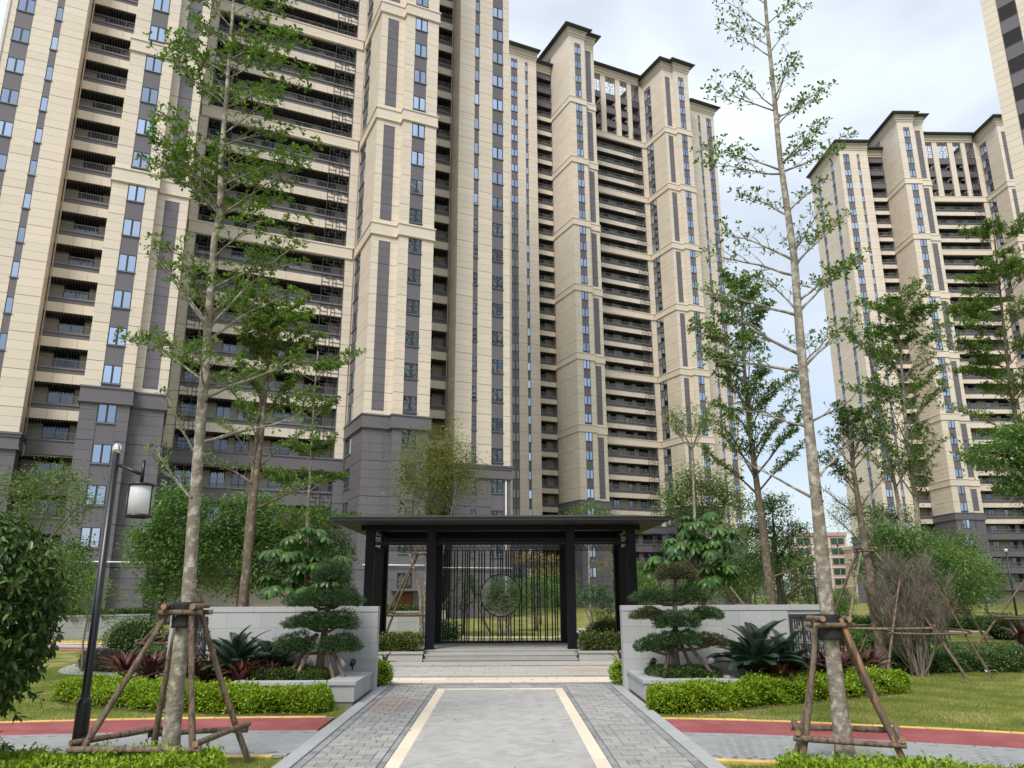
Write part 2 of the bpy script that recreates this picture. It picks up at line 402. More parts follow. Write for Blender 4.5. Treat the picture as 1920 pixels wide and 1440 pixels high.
class Tower:
    def __init__(s, name, label, cat, ox, oy, yaw, b0, belts, quota, lateral=True, group=None):
        s.root = thing(name, label, cat, (ox, oy, 0), R(yaw), group)
        s.o, s.yaw, s.b0, s.belts, s.quota = (ox, oy), R(yaw), b0, belts, quota
        s.L = belts[-1]; s.zt = s.L + 12.75; s.ze = s.L + 9.2; s.be = b0 - 3
        s.P = []; s.wall = MB(); s.lateral = lateral
        s.build()
    def w(s, p):
        c, n = math.cos(s.yaw), math.sin(s.yaw)
        return (s.o[0] + p[0]*c - p[1]*n, s.o[1] + p[0]*n + p[1]*c, p[2])
    def cuts(s, z0, z1):
        g = s.b0 + 0.48; k0 = math.floor((z0 - g) / 0.75); out = [(z0, False)]
        for k in range(k0, k0 + 400):
            z = g + 0.75 * k
            if z > z1 - 0.12: break
            if z > z0 + 0.12: out.append((z, (k - 2) % 4 == 0))
        out.append((z1, False)); return out
    def panels(s, face, plane, u0, u1, z0, z1, mi, nu=1, thick=0.09, inset=0.0):
        if z1 - z0 < 0.05: return
        cs = s.cuts(z0, z1); du = (u1 - u0) / nu
        for (a, ab), (b, bb) in zip(cs[:-1], cs[1:]):
            for i in range(nu):
                g0 = 0.004 if i == 0 else 0.012; g1 = 0.004 if i == nu - 1 else 0.012
                s.P.append((face, plane - (inset if face != 'L' else -inset), u0 + i*du + g0, u0 + (i+1)*du - g1,
                            a + (0.022 if ab else 0.009), b - (0.022 if bb else 0.009), mi, thick))
    def seg(s, face, plane, u0, u1, z0, z1, nu=1, belts=True, mi=0, base=None, inset=0.0):
        """facing stones from the ground up, leaving out the string courses; grey below the base cornice"""
        base = s.b0 if base is None else base
        s.panels(face, plane, u0, u1, z0, base - 1.3, 1, max(nu, 2 if face != 'F' and u1 - u0 > 1.8 else 1), inset=inset)
        lo = base
        if belts:
            for zb in s.belts:
                s.panels(face, plane, u0, u1, lo, zb - 1.3, mi, nu, inset=inset); lo = zb
        s.panels(face, plane, u0, u1, lo, z1, mi, nu, inset=inset)
    def rows(s, top):
        k = math.floor((1.2 - s.b0 - 1.03) / 3) + 1; out = []
        while True:
            z = s.b0 + 1.03 + 3 * k
            if z + 0.75 > top: break
            if z > 1.5: out.append(z)
            k += 1
        return out
    def column(s, kind, face, u0, u1, plane, top, base, h=1.42, belts=True):
        """a strip of windows with grey stone between them"""
        rows = s.rows(top); lo = -0.6
        for z in rows:
            s.strip_piece(face, plane, u0, u1, lo, z - h/2 - 0.07, base, belts)
            add_window(s.root, kind, face, (u0 + u1) / 2, plane, z)
            lo = z + h/2
        s.strip_piece(face, plane, u0, u1, lo, min(lo + 0.75, top) if top > s.b0 + 9 else top, base, belts)
        return min(lo + 0.75, top)
    def strip_piece(s, face, plane, u0, u1, z0, z1, base, belts):
        for zb in ([base] + (s.belts if belts else [])):
            if z0 < zb - 1.3 < z1: z0, z1 = (z0, zb - 1.3) if zb - 1.3 - z0 > z1 - zb else (zb, z1)
            elif z0 < zb < z1: z0 = zb
        if z1 - z0 > 0.06:
            pl = plane - (0.035 if face != 'L' else -0.035)
            s.P.append((face, pl, u0 + 0.004, u1 - 0.004, z0, z1, 1, 0.055))
    def build(s):
        b0, be, zt, ze, L = s.b0, s.be, s.zt, s.ze, s.L
        W = s.wall; G = -0.6; I = 0.09
        def mass(x0, x1, t0, t1, z1, zb):    # body behind the stones: grey joint below, cream joint above
            W.box(x0, x1, -t1, -t0, G, zb, 1); W.box(x0 + 0.001, x1 - 0.001, -t1 + 0.001, -t0 - 0.001, zb, z1, 0)
        for sg in (1, -1):
            mass(*sorted((sg*(W2 + I), sg*(W3 - I))), -13, T2 - I, zt + 1.4, b0)
            mass(*sorted((sg*(W1 + I), sg*(W2 + I - 0.002))), -13, T1 - I, zt + 1.4, b0)
            mass(*sorted((sg*(E1 + I), sg*(E2 - I))), -12, TE - I, ze + 1.4, be)
            x0, x1 = sorted((sg*(W3 - I - 0.05), sg*(E1 + I + 0.05)))
            W.box(x0, x1, 12.0, -TR + 1.75, G, ze + 1.2, 2)
            x0, x1 = sorted((sg*6.77, sg*(W1 + I)))
            mass(x0, x1, -1.6, -I, zt + 0.5, be)
        W.box(-W1 - I, W1 + I, 1.75, 12.9, G, L + 9.2, 2)
        # --- facing stones and windows
        for sg in (1, -1):
            fi, fo = ('L', 'R') if sg > 0 else ('R', 'L')
            def U(a, b): return tuple(sorted((sg*a, sg*b)))
            s.seg('F', T2, *U(W2, 10.97), G, zt); s.seg('F', T2, *U(12.24, W3), G, zt)
            top = s.column('wide', 'F', *U(10.97, 12.24), T2, L + 12, b0)
            s.panels('F', T2, *U(10.97, 12.24), top, zt, 0)
            s.seg('F', T1, *U(W1, 8.40), G, zt); s.seg('F', T1, *U(9.49, W2), G, zt)
            s.panels('F', T1, *U(8.40, 9.49), G, b0 - 1.3, 1)
            lo = b0
            for zb in s.belts: s.panels('F', T1, *U(8.40, 9.49), lo + 0.35, zb - 1.75, 1, inset=0.03, thick=0.06); s.panels('F', T1, *U(8.40, 9.49), zb - 1.75, zb - 1.3, 0); s.panels('F', T1, *U(8.40, 9.49), lo, lo + 0.35, 0); lo = zb
            s.panels('F', T1, *U(8.40, 9.49), lo + 0.35, zt - 1.5, 1, inset=0.03, thick=0.06); s.panels('F', T1, *U(8.40, 9.49), zt - 1.5, zt, 0); s.panels('F', T1, *U(8.40, 9.49), lo, lo + 0.35, 0)
            s.seg(fi, sg*W2, T1, T2, G, zt)
            # inner flank with tall windows
            s.seg(fi, sg*W1, 2.55, T1, G, zt, nu=2)
            s.seg(fi, sg*W1, 0.0, 0.36, G, zt)
            top = s.column('flank', fi, 0.36, 2.55, sg*W1, L + 11.6, b0, 1.75)
            s.panels(fi, sg*W1, 0.36, 2.55, top, zt, 0)
            # outer flank of the wing
            s.seg(fo, sg*W3, TR + 0.1, T2, G, zt, nu=5)
            # end block
            if True:
                s.seg('F', TE, *U(E1, 19.38), G, ze, belts=False, base=be)
                s.seg('F', TE, *U(19.90, 21.48), G, ze, belts=False, base=be)
                s.seg('F', TE, *U(22.75, E2), G, ze, belts=False, base=be)
                t1 = s.column('slim', 'F', *U(19.38, 19.90), TE, L + 8.3, be, 1.35, False)
                t2 = s.column('end', 'F', *U(21.48, 22.75), TE, L + 8.3, be, 1.35, False)
                s.panels('F', TE, *U(19.38, 19.90), t1, ze, 0); s.panels('F', TE, *U(21.48, 22.75), t2, ze, 0)
                s.seg(fi, sg*E1, TR, TE, G, ze, belts=False, base=be)
                if sg < 0 and s.lateral:
                    s.seg(fo, sg*E2, -0.75, TE, G, ze, nu=2, belts=False, base=be)
                    s.seg(fo, sg*E2, -7.55, -2.05, G, ze, nu=4, belts=False, base=be)
                    s.seg(fo, sg*E2, -12, -8.85, G, ze, nu=2, belts=False, base=be)
                    t3 = s.column('wide', fo, -2.05, -0.75, sg*E2, L + 8.3, be, 1.42, False)
                    t4 = s.column('wide', fo, -8.85, -7.55, sg*E2, L + 8.3, be, 1.42, False)
                    s.panels(fo, sg*E2, -2.05, -0.75, t3, ze, 0); s.panels(fo, sg*E2, -8.85, -7.55, t4, ze, 0)
                else:
                    s.seg(fo, sg*E2, -12, TE, G, ze, nu=6, belts=False, base=be)
            s.seg('F', 0, *U(6.78, W1), G, zt, base=be)
        # --- balconies
        kk = -4; z = b0 - 1.35 - 12
        while z < L + 9:
            on_belt = any(abs(z + 1.35 - q) < 0.1 for q in s.belts)
            low = z < be - 1.5
            is_base = abs(z + 1.35 - be) < 0.1
            if z < L - 0.5:
                bare = s.quota and (b0 - 2 < z < b0 + 33) and not on_belt
                o = link('balcony', SH['c_grey'] if low else SH['c_bare'] if (bare or on_belt) else SH['c_band'], s.root, (0, 0, z))
                if bare:
                    for i in range(10):
                        u = -6.77 + 1.354 * (i + 0.5)
                        link('stone_panel', BAND_STONE, o, (u, 0, 0))
                link('railing', SH['c_rail'], o); link('ceiling_slats', SH['c_slat'], o)
                if not is_base and not low or True:
                    for sx in (-1, 1):
                        if on_belt or is_base: link('lattice_screen', SH['lat_half'], s.root, (sx*5.72, -0.06, z + 1.3))
                        else: link('lattice_screen', SH['lat_s'], s.root, (sx*5.72, -0.06, z + 0.02))
            else:
                for c_, w_ in ((0, 2.3), (3.1, 1.7), (-3.1, 1.7), (5.83, 1.86), (-5.83, 1.86)):
                    if z > L + 0.5: 
                        bb = MB(); h = w_/2
                        bb.box(c_ - h, c_ + h, 0.12, 0.3, 0, 1.3, 1); bb.box(c_ - h, c_ + h, 0.08, 0.31, 1.302, 1.36, 4); bb.box(c_ - h, c_ + h, 0.3, 1.75, 0.0, 0.2, 5)
                        bb.build('balcony_parapet', [M['cream'], M['grey'], M['cream_joint'], M['grey_joint'], M['ledge'], M['soffit']], s.root, (0, 0, z))
            for sg in (1, -1):
                zz = z
                rb = zz < s.ze - 1.5
                if rb:
                    grey = low or zz > L - 0.5
                    bare = s.quota and (b0 - 2 < zz < b0 + 40) and not grey
                    o = link('balcony', SH['r_grey'] if grey else SH['r_bare'] if bare else SH['r_band'], s.root, (sg*(W3 + E1)/2, -TR, zz))
                    if bare:
                        for i in (-1, 0, 1): link('stone_panel', RBAND_STONE, o, (i * 1.393, 0, 0))
                    link('railing', SH['r_rail'], o); link('ceiling_slats', SH['r_slat'], o)
                    link('balcony_door', DM[1.8], s.root, (sg*15.6, -TR + 1.68, zz + 0.95))
            if z < L + 6:
                for u, w_ in ((-5.5, 1.8), (-2.9, 1.1), (-1.1, 1.1), (2.2, 1.5), (4.9, 1.8)):
                    link('balcony_door', DM[w_], s.root, (u, 1.70, z + 0.95))
            z += 3
        # --- string courses
        grey_m, cream_m = [M['grey'], M['ledge']], [M['cream'], M['cream_joint']]
        def foot(e, sgs=(1, -1), t_in=-1.0):
            for sg in sgs:
                yield sorted((sg*(W2 - e), sg*(W3 + e))) + [-(T2 + e), -t_in]
                yield sorted((sg*(W1 - e), sg*(W2 - e - 0.002))) + [-(T1 + e), -t_in]
        def course(zb, mats, e0=0.10, sgs=(1, -1)):
            b = MB()
            for e, z0, z1, mi in ((e0, zb - 1.12, zb - 0.13, 0), (e0 + 0.07, zb - 0.128, zb, 0), (e0 + 0.05, zb - 1.22, zb - 1.122, 0), (e0 - 0.04, zb - 1.3, zb - 1.222, 0)):
                for q in foot(e, sgs): b.box(q[0], q[1], q[2], q[3], z0, z1, mi)
            return b
        def beam(zb, mats, x, t, d=0.3):
            b = MB()
            for e, z0, z1 in ((0.10, zb - 1.12, zb - 0.13), (0.17, zb - 0.128, zb), (0.15, zb - 1.22, zb - 1.122), (0.06, zb - 1.3, zb - 1.222)):
                b.box(x[0], x[1], -(t + e), -(t - d), z0, z1)
            return b
        for zb in s.belts:
            for sg in (1, -1): course(zb, cream_m, 0.10, (sg,)).build('string_course', cream_m, s.root)
            beam(zb, cream_m, (-W1 + 0.26, W1 - 0.26), 0).build('string_course', cream_m, s.root)
        for sg in (1, -1): course(b0, grey_m, 0.14, (sg,)).build('base_cornice', grey_m, s.root)
        beam(be, grey_m, (-W1 + 0.02, W1 - 0.02), 0.06).build('base_cornice', grey_m, s.root)
        for sg in (1, -1):
            b = MB()
            for e, z0, z1 in ((0.12, be - 1.12, be - 0.38), (0.2, be - 0.378, be - 0.16), (0.28, be - 0.158, be), (0.19, be - 1.3, be - 1.122)):
                x0, x1 = sorted((sg*(E1 - e), sg*(E2 + e))); b.box(x0, x1, -(TE + e), 12, z0, z1)
            b.build('base_cornice', grey_m, s.root)
            beam(be, grey_m, tuple(sorted((sg*(W3 + 0.02), sg*(E1 - 0.3)))), TR + 0.02).build('base_cornice', grey_m, s.root)
        # --- crowning cornices and roofs
        rm = [M['cream'], M['cream_joint'], M['roofdark']]
        def crown(feet, z):          # feet: function e -> rectangles (x0,x1,y0,y1)
            b = MB()
            for e, z0, z1, mi in ((0.12, z, z + 0.42, 0), (0.30, z + 0.42, z + 0.60, 0), (0.20, z + 0.60, z + 1.25, 0), (0.42, z + 1.25, z + 1.42, 0)):
                for q in feet(e): b.box(q[0], q[1], q[2], q[3], z0, z1, mi)
            for q in feet(0.20):
                n = int((q[1] - q[0]) / 0.42)
                for i in range(n):
                    x = q[0] + (i + 0.5) * (q[1] - q[0]) / n; b.box(x - 0.1, x + 0.1, q[2] - 0.13, q[2] - 0.001, z + 0.88, z + 1.2, 0)
                n = int((q[3] - q[2]) / 0.42)
                for i in range(n):
                    y = q[2] + (i + 0.5) * (q[3] - q[2]) / n
                    for xx, d in ((q[0], -1), (q[1], 1)):
                        b.box(xx + 0.001*d, xx + 0.13*d, y - 0.1, y + 0.1, z + 0.88, z + 1.2, 0)
            for a, bb, c in zip(feet(0.55), feet(1.15), feet(0.35)):
                b.frustum(a, z + 1.42, bb, z + 1.62, 2); b.frustum(bb, z + 1.62, bb, z + 1.78, 2); b.frustum(bb, z + 1.78, c, z + 2.35, 2)
            return b
        for sg in (1, -1):
            crown(lambda e: [sorted((sg*(W2 - e), sg*(W3 + e))) + [-(T2 + e), 12.6]], zt).build('roof', rm, s.root)
            crown(lambda e: [sorted((sg*(W1 - e), sg*(W2 - e - 0.01))) + [-(T1 + e), 12.5]], zt - 0.004).build('roof', rm, s.root)
            crown(lambda e: [sorted((sg*(E1 - e*0.4), sg*(E2 + e))) + [-(TE + e), 11.8]], ze).build('roof', rm, s.root)
            crown(lambda e: [sorted((sg*(W3 + 0.05), sg*(E1 - 0.5))) + [-(TR + e), 11.0]], ze - 0.3).build('roof', rm, s.root)
        crown(lambda e: [[-W1 + 1.2, W1 - 1.2, -e, 1.5]], zt - 0.008).build('roof', rm, s.root)
        # taller lift-house behind the wings
        for sg in (1, -1):
            b = MB(); b.box(*sorted((sg*9.0, sg*16.0)), 4.4, 11.6, ze + 1.0, L + 14.0); b.build('penthouse', [M['cream']], s.root)
            crown(lambda e: [sorted((sg*(9.0 - e), sg*(16.0 + e))) + [4.4 - e, 11.6 + e]], L + 12.6).build('roof', rm, s.root)
        # piers and open lattices of the top storeys
        for sg in (1, -1):
            for a, c in ((1.15, 2.25), (3.95, 4.90)):
                b = MB(); x0, x1 = sorted((sg*a, sg*c)); b.box(x0, x1, -0.02, 0.4, L, zt); b.build('pier', [M['cream']], s.root)
        for c_, w_ in ((0, 2.3), (3.1, 1.7), (-3.1, 1.7), (5.83, 1.86), (-5.83, 1.86)):
            key = round(w_, 2)
            if key not in SH['lat_top']: SH['lat_top'][key] = lattice_mesh(w_, 3.7, 0.42, 0.035, 5)
            link('lattice_screen', SH['lat_top'][key], s.root, (c_, 0.14, L + 9.03))
            if abs(c_) > 5:
                for q in range(3): link('lattice_screen', SH['lat_s'], s.root, (c_ * 0.985, 0.03, L + 0.02 + 3*q))
        # --- write the stones
        s.stones()
        W.build('wall', [M['cream_joint'], M['grey_joint'], M['backwall']], s.root)
    def stones(s):
        scored = []
        yw = s.yaw
        for i, (face, pl, u0, u1, z0, z1, mi, th) in enumerate(s.P):
            p = s.w(face_pt(face, (u0+u1)/2, pl, (z0+z1)/2))
            nrm = {'F': (math.sin(yw), -math.cos(yw)), 'L': (-math.cos(yw), -math.sin(yw)), 'R': (math.cos(yw), math.sin(yw))}[face]
            d = Vector((p[0], p[1], p[2] - 1.65)); cosv = -(d.x*nrm[0] + d.y*nrm[1]) / d.length
            sz = px_size(p, math.sqrt(max(1e-6, (u1-u0)*(z1-z0)*max(cosv, 0)))) if cosv > 0 else 0
            scored.append((sz, i))
        scored.sort(reverse=True)
        own = set(i for sz, i in scored[:s.quota] if sz > 6)
        rest = MB(); cache = {}
        for i, (face, pl, u0, u1, z0, z1, mi, th) in enumerate(s.P):
            if i in own:
                w, h = round(u1-u0, 3), round(z1-z0, 3); key = (w, h, mi, th)
                if key not in cache:
                    b = MB(); b.box(-w/2, w/2, 0, th, -h/2, h/2); cache[key] = b.mesh('stone_panel', [M['grey'] if mi else M['cream']])
                link('stone_panel', cache[key], s.root, face_pt(face, (u0+u1)/2, pl, (z0+z1)/2), FACE_ROT[face])
            elif face == 'F': rest.box(u0, u1, -pl, -pl + th, z0, z1, mi)
            elif face == 'R': rest.box(pl - th, pl, -u1, -u0, z0, z1, mi)
            else: rest.box(pl, pl + th, -u1, -u0, z0, z1, mi)
        tag(rest.build('stone_cladding', [M['cream'], M['grey']], s.root), kind='stuff')
SH['lat_half'] = lattice_mesh(2.06, 1.68, 0.36, 0.022, 3)
_b = MB(); _b.box(-0.667, 0.667, 0, 0.08, 0, 0.8); BAND_STONE = _b.mesh('stone_panel', [M['cream']])
_b = MB(); _b.box(-0.686, 0.686, 0, 0.08, 0, 0.8); RBAND_STONE = _b.mesh('stone_panel', [M['cream']])

TA = Tower('apartment_tower', 'nearest cream and grey tower filling the left half, roof cut off by the picture top', 'apartment tower',
           -22.459, 67.407, 25.042, 16.47, [16.47 + q for q in (18, 30, 42, 54, 66, 78)], 140, group='apartment towers of the estate')
TB = Tower('apartment_tower', 'cream tower in the middle, dark roofline whole, rising right above the gate pavilion', 'apartment tower',
           19.648, 133.216, 25.171, 15.48, [15.48 + q for q in (12, 24, 36, 48, 60, 72)], 0, group='apartment towers of the estate')
TC = Tower('apartment_tower', 'cream tower on the right behind trees, seen square on, dark roofline whole', 'apartment tower',
           91.519, 146.43, 1.489, 14.96, [14.96 + q for q in (6, 18, 30, 42, 54, 66)], 0, group='apartment towers of the estate')
# ------------------------------------------------------------------ tower on the right edge, entrance pieces and pipes
def side_tower():
    root = thing('apartment_tower', 'close cream tower edge with dark louvred windows, cut off by the top right corner', 'apartment tower',
                 (47.5, 66.0, 0), R(-54.4), 'apartment towers of the estate')
    wall = MB(); wall.box(0.09, 13, 0.09, 16, -0.6, 104, 0); wall.build('wall', [M['cream_joint']], root)
    clad = MB(); lm = MB(); n = 0
    lm.box(-0.72, 0.72, 0.03, 0.06, -0.75, 0.75, 1)
    for i in range(11): lm.box(-0.72, 0.72, -0.03, 0.03, -0.72 + i*0.135, -0.66 + i*0.135, 0)
    for x in (-0.78, 0.72): lm.box(x, x + 0.06, -0.05, 0.06, -0.8, 0.8, 0)
    for z in (-0.81, 0.75): lm.box(-0.72, 0.72, -0.05, 0.06, z, z + 0.06, 0)
    louvre = lm.mesh('louvred_window', [M['lattice'], M['doorglass']])
    sp = MB(); sp.box(-0.8, 0.8, 0.02, 0.09, -0.69, 0.69); spm = sp.mesh('grey_panel', [M['grey']])
    pm = {}
    for z in np.arange(0.3, 103, 0.75):
        for a, b in ((0.0, 1.32), (2.96, 4.9), (4.9, 6.84), (6.84, 8.8), (8.8, 10.8), (10.8, 13.0)):
            if a < 7 and 24 < z < 66:
                k = round(b - a, 2)
                if k not in pm:
                    q = MB(); q.box(0.008, k - 0.008, 0, 0.09, 0.014, 0.736); pm[k] = q.mesh('stone_panel', [M['cream']])
                link('stone_panel', pm[k], root, (a, 0, z)); n += 1
            else: clad.box(a + 0.008, b - 0.008, 0, 0.09, z + 0.014, z + 0.736)
        for y in np.arange(0.0, 15.9, 2.0):
            clad.box(0, 0.088, y + 0.1, y + 2.0, z + 0.014, z + 0.736)
    for k in range(33):
        link('louvred_window', louvre, root, (2.14, 0.06, 2.55 + 3*k)); link('grey_panel', spm, root, (2.14, 0.0, 4.05 + 3*k))
    tag(clad.build('stone_cladding', [M['cream']], root), kind='stuff')
side_tower()

def entrance(root, s, t):
    b = MB(); b.box(-0.62, 0.62, 0, 0.06, -0.6, 1.58); b.box(-0.7, -0.62, -0.03, 0.06, -0.6, 1.66, 1); b.box(0.62, 0.7, -0.03, 0.06, -0.6, 1.66, 1); b.box(-0.62, 0.62, -0.03, 0.06, 1.58, 1.66, 1)
    b.box(-0.012, 0.012, -0.008, 0, -0.6, 1.58, 1)
    o = b.build('entrance_door', [M['brown_door'], M['frame']], root, (s, -t - 0.05, 0))
    h = MB(); h.tube([(0.08, -0.06, 0.3), (0.08, -0.06, 0.62)], [0.015, 0.015], 8); h.build('handle', [M['rail']], o)
    c = MB(); c.box(-1.15, 1.15, -1.15, 0, 1.78, 1.96); c.build('door_canopy', [M['grey']], root, (s, -t - 0.002, 0))
entrance(TA.root, 11.6, T2); entrance(TA.root, -12.6, T2)
b = MB(); b.tube([(-13.6, -T2 - 0.12, 3.82), (-6.9, -T2 - 0.12, 3.82)], [0.05, 0.05], 8); b.build('white_pipe', [M['white']], TA.root)
b = MB(); b.tube([(8.0, -T2 - 0.12, 3.82), (14.2, -T2 - 0.12, 3.82)], [0.05, 0.05], 8); b.build('white_pipe', [M['white']], TA.root)
b = MB(); b.tube([(14.5, -TE - 0.14, 3.82), (23.6, -TE - 0.14, 3.82)], [0.05, 0.05], 8); b.build('white_pipe', [M['white']], TA.root)
for s_, t_, z0, z1, m_ in ((23.0, TE + 0.06, -0.6, 12.2, 'white'), (7.62, 0.32, 12, 105, 'backwall'), (-7.62, 0.32, 12, 105, 'backwall'), (17.45, TR + 0.12, 12, 100, 'backwall'), (-17.45, TR + 0.12, 12, 100, 'backwall'), (-23.3, TE + 0.06, 14, 100, 'white')):
    b = MB(); b.tube([(s_, -t_, z0), (s_, -t_, z1)], [0.055, 0.055], 8); b.build('downpipe', [M[m_]], TA.root)

# ------------------------------------------------------------------ far buildings
M['pink'] = mat('pink_brick', (0.46, 0.30, 0.26), 0.8, 0.04, 0.08, 1.2)  # brick tone paled, with distance haze put into the colour
M['peach'] = mat('peach_render', (0.56, 0.42, 0.32), 0.8, 0.03, 0.06, 0.8)
M['palewhite'] = mat('pale_trim', (0.62, 0.56, 0.53), 0.7, 0.02, 0.05)
M['greenglass'] = glassmat('green_glass', (0.4, 0.62, 0.55), (0.03, 0.10, 0.075), 0.3)
def block(name, label, x, y, w, d, h, rz, m, fl, bays, pane):
    root = thing(name, label, 'building', (x, y, 0), rz, 'older blocks beyond the garden')
    b = MB(); b.box(-w/2, w/2, 0, d, -1, h); b.build('wall', [M[m]], root)
    t = MB(); fh = h / fl
    for k in range(1, fl + 1): t.box(-w/2 - 0.1, w/2 + 0.1, -0.15, d + 0.1, k*fh - 0.55, k*fh - 0.15)
    for i in range(bays + 1):
        x0 = -w/2 + i * w / bays; t.box(x0 - 0.18, x0 + 0.18, -0.12, 0.3, 0, h - 0.002)
    t.build('trim', [M['palewhite']], root)
    r = MB(); r.box(-w/2 - 0.4, w/2 + 0.4, -0.5, d + 0.4, h, h + 1.0); r.build('parapet', [M[m]], root)
    wm = MB(); wm.box(-0.75, 0.75, -0.05, 0.05, -0.7, 0.7, 1); wm.box(-0.83, 0.83, -0.04, 0.04, -0.78, 0.78, 0); wf = wm.mesh('window', [M['frame'], M[pane]])
    for k in range(fl):
        for i in range(bays):
            for q in ((0.3, 0.7) if w / bays > 4 else (0.5,)): link('window', wf, root, (-w/2 + (i + q) * w / bays, -0.05, (k + 0.45) * fh))
    return root
block('apartment_block', 'far older pink brick block with white grid trim and green windows, beyond the garden', 90.2, 232, 14.2, 12, 17.2, R(-8), 'pink', 6, 3, 'greenglass')
block('apartment_block', 'low far peach block just right of the pink brick building', 100.0, 226, 6.5, 10, 13.0, R(5), 'peach', 4, 2, 'pane')
block('apartment_block', 'very distant pale block low on the horizon left of the pink brick building', 67, 250, 16, 10, 9.5, 0, 'peach', 3, 4, 'pane')

# ------------------------------------------------------------------ ground and lawns
M['lawn'] = mat('lawn_turf', (0.115, 0.150, 0.032), 0.95, 0, 0.25, 1.1, 0.5, 45, spec=0.05, alt=((0.27, 0.24, 0.095), 'noise', 0.40, 0.62), detail=8)
M['soil'] = mat('soil', (0.075, 0.05, 0.033), 0.95, 0, 0.3, 6, 0.6, 30, spec=0.1)
b = MB()
ys = (-40, 8, 20, 38.5, 46, 120, 420)
for i in range(len(ys) - 1):
    z0, z1 = (-0.62 if ys[i] > 40 else 0), (-0.62 if ys[i+1] > 40 else 0)
    b.add([(-260, ys[i], z0), (320, ys[i], z0), (320, ys[i+1], z1), (-260, ys[i+1], z1)], [(0, 1, 2, 3)])
g = b.build('lawn', [M['lawn']]); tag(g, kind='structure')

# ------------------------------------------------------------------ paved axis path and plaza (garden frame: x across, y along the axis)
GO, GR = (-0.047, 0.0, 0.0), 0.0125
def gw(x, y, z=0.0):
    c, s_ = math.cos(GR), math.sin(GR)
    return (GO[0] + x*c - y*s_, GO[1] + x*s_ + y*c, z)
M['paver'] = mat('grey_paver', (0.275, 0.275, 0.272), 0.75, 0.11, 0.12, 2.2, 0.25, 90, spec=0.25, alt=((0.325, 0.312, 0.295), 'island'))
def stain(m, cx, cy, rx, ry, col):
    n, l = m.node_tree.nodes, m.node_tree.links; p = n['Principled BSDF']; src = p.inputs['Base Color'].links[0].from_socket
    g_ = n.new('ShaderNodeNewGeometry'); mpn = n.new('ShaderNodeMapping'); mpn.vector_type = 'POINT'
    mpn.inputs['Location'].default_value = (-cx / rx, -cy / ry, 0); mpn.inputs['Scale'].default_value = (1 / rx, 1 / ry, 0)
    l.new(g_.outputs['Position'], mpn.inputs[0]); ln_ = n.new('ShaderNodeVectorMath'); ln_.operation = 'LENGTH'; l.new(mpn.outputs[0], ln_.inputs[0])
    nt = n.new('ShaderNodeTexNoise'); nt.inputs['Scale'].default_value = 3.5; nt.inputs['Detail'].default_value = 6; l.new(g_.outputs['Position'], nt.inputs['Vector'])
    ad = n.new('ShaderNodeMath'); ad.operation = 'MULTIPLY_ADD'; ad.inputs[1].default_value = 1.6; l.new(nt.outputs['Fac'], ad.inputs[0]); l.new(ln_.outputs['Value'], ad.inputs[2])
    mr = n.new('ShaderNodeMapRange'); mr.inputs['From Min'].default_value = 1.1; mr.inputs['From Max'].default_value = 1.9; mr.inputs['To Min'].default_value = 0.55; mr.inputs['To Max'].default_value = 0.0; l.new(ad.outputs[0], mr.inputs['Value'])
    mx = n.new('ShaderNodeMix'); mx.data_type = 'RGBA'; l.new(mr.outputs[0], mx.inputs[0]); l.new(src, mx.inputs[6]); mx.inputs[7].default_value = (*col, 1); l.new(mx.outputs[2], p.inputs['Base Color'])
stain(M['paver'], -1.95, 12.4, 0.75, 1.0, (0.27, 0.19, 0.16))
M['pavedark'] = mat('dark_paver', (0.235, 0.24, 0.245), 0.7, 0.22, 0.1, 6, 0.25, 90, spec=0.3)
M['kerb'] = mat('granite_kerb', (0.36, 0.365, 0.37), 0.6, 0.06, 0.08, 12, 0.1, 200)
M['creamstrip'] = mat('cream_granite_strip', (0.70, 0.60, 0.48), 0.6, 0.07, 0.06, 10, 0.1, 160)
M['center'] = mat('pale_granite_sett', (0.375, 0.365, 0.35), 0.75, 0.10, 0.12, 3.5, 0.2, 140, spec=0.2)
M['plazaslab'] = mat('pale_plaza_slab', (0.44, 0.415, 0.38), 0.65, 0.06, 0.10, 1.6, 0.1, 120)
stain(M['plazaslab'], 1.6, 17.6, 0.8, 0.5, (0.40, 0.27, 0.16))
M['joint'] = mat('paving_joint', (0.22, 0.21, 0.20), 0.95, 0, 0.2, 30)
M['jointpale'] = mat('pale_joint', (0.33, 0.32, 0.305), 0.95, 0, 0.15, 30)
path = MB(); path.box(-2.16, 2.16, 3.2, 15.03, -0.06, 0.016, 0)
path = path.build('path', [M['joint']], None, GO, GR); tag(path, kind='structure')
jp = MB(); jp.box(-0.935, 0.935, 3.2, 14.26, 0.005, 0.0235, 0); jp.build('bedding', [M['jointpale']], path)
pieces = []       # (x0,x1,y0,y1,ztop,mat,name, angle)
def run(x0, x1, y0, y1, step, ztop, m, name, along='y', gap=0.004):
    n = max(1, round(((y1 - y0) if along == 'y' else (x1 - x0)) / step))
    for i in range(n):
        if along == 'y': pieces.append((x0 + gap/2, x1 - gap/2, y0 + i*(y1-y0)/n + gap/2, y0 + (i+1)*(y1-y0)/n - gap/2, ztop, m, name, 0))
        else: pieces.append((x0 + i*(x1-x0)/n + gap/2, x0 + (i+1)*(x1-x0)/n - gap/2, y0 + gap/2, y1 - gap/2, ztop, m, name, 0))
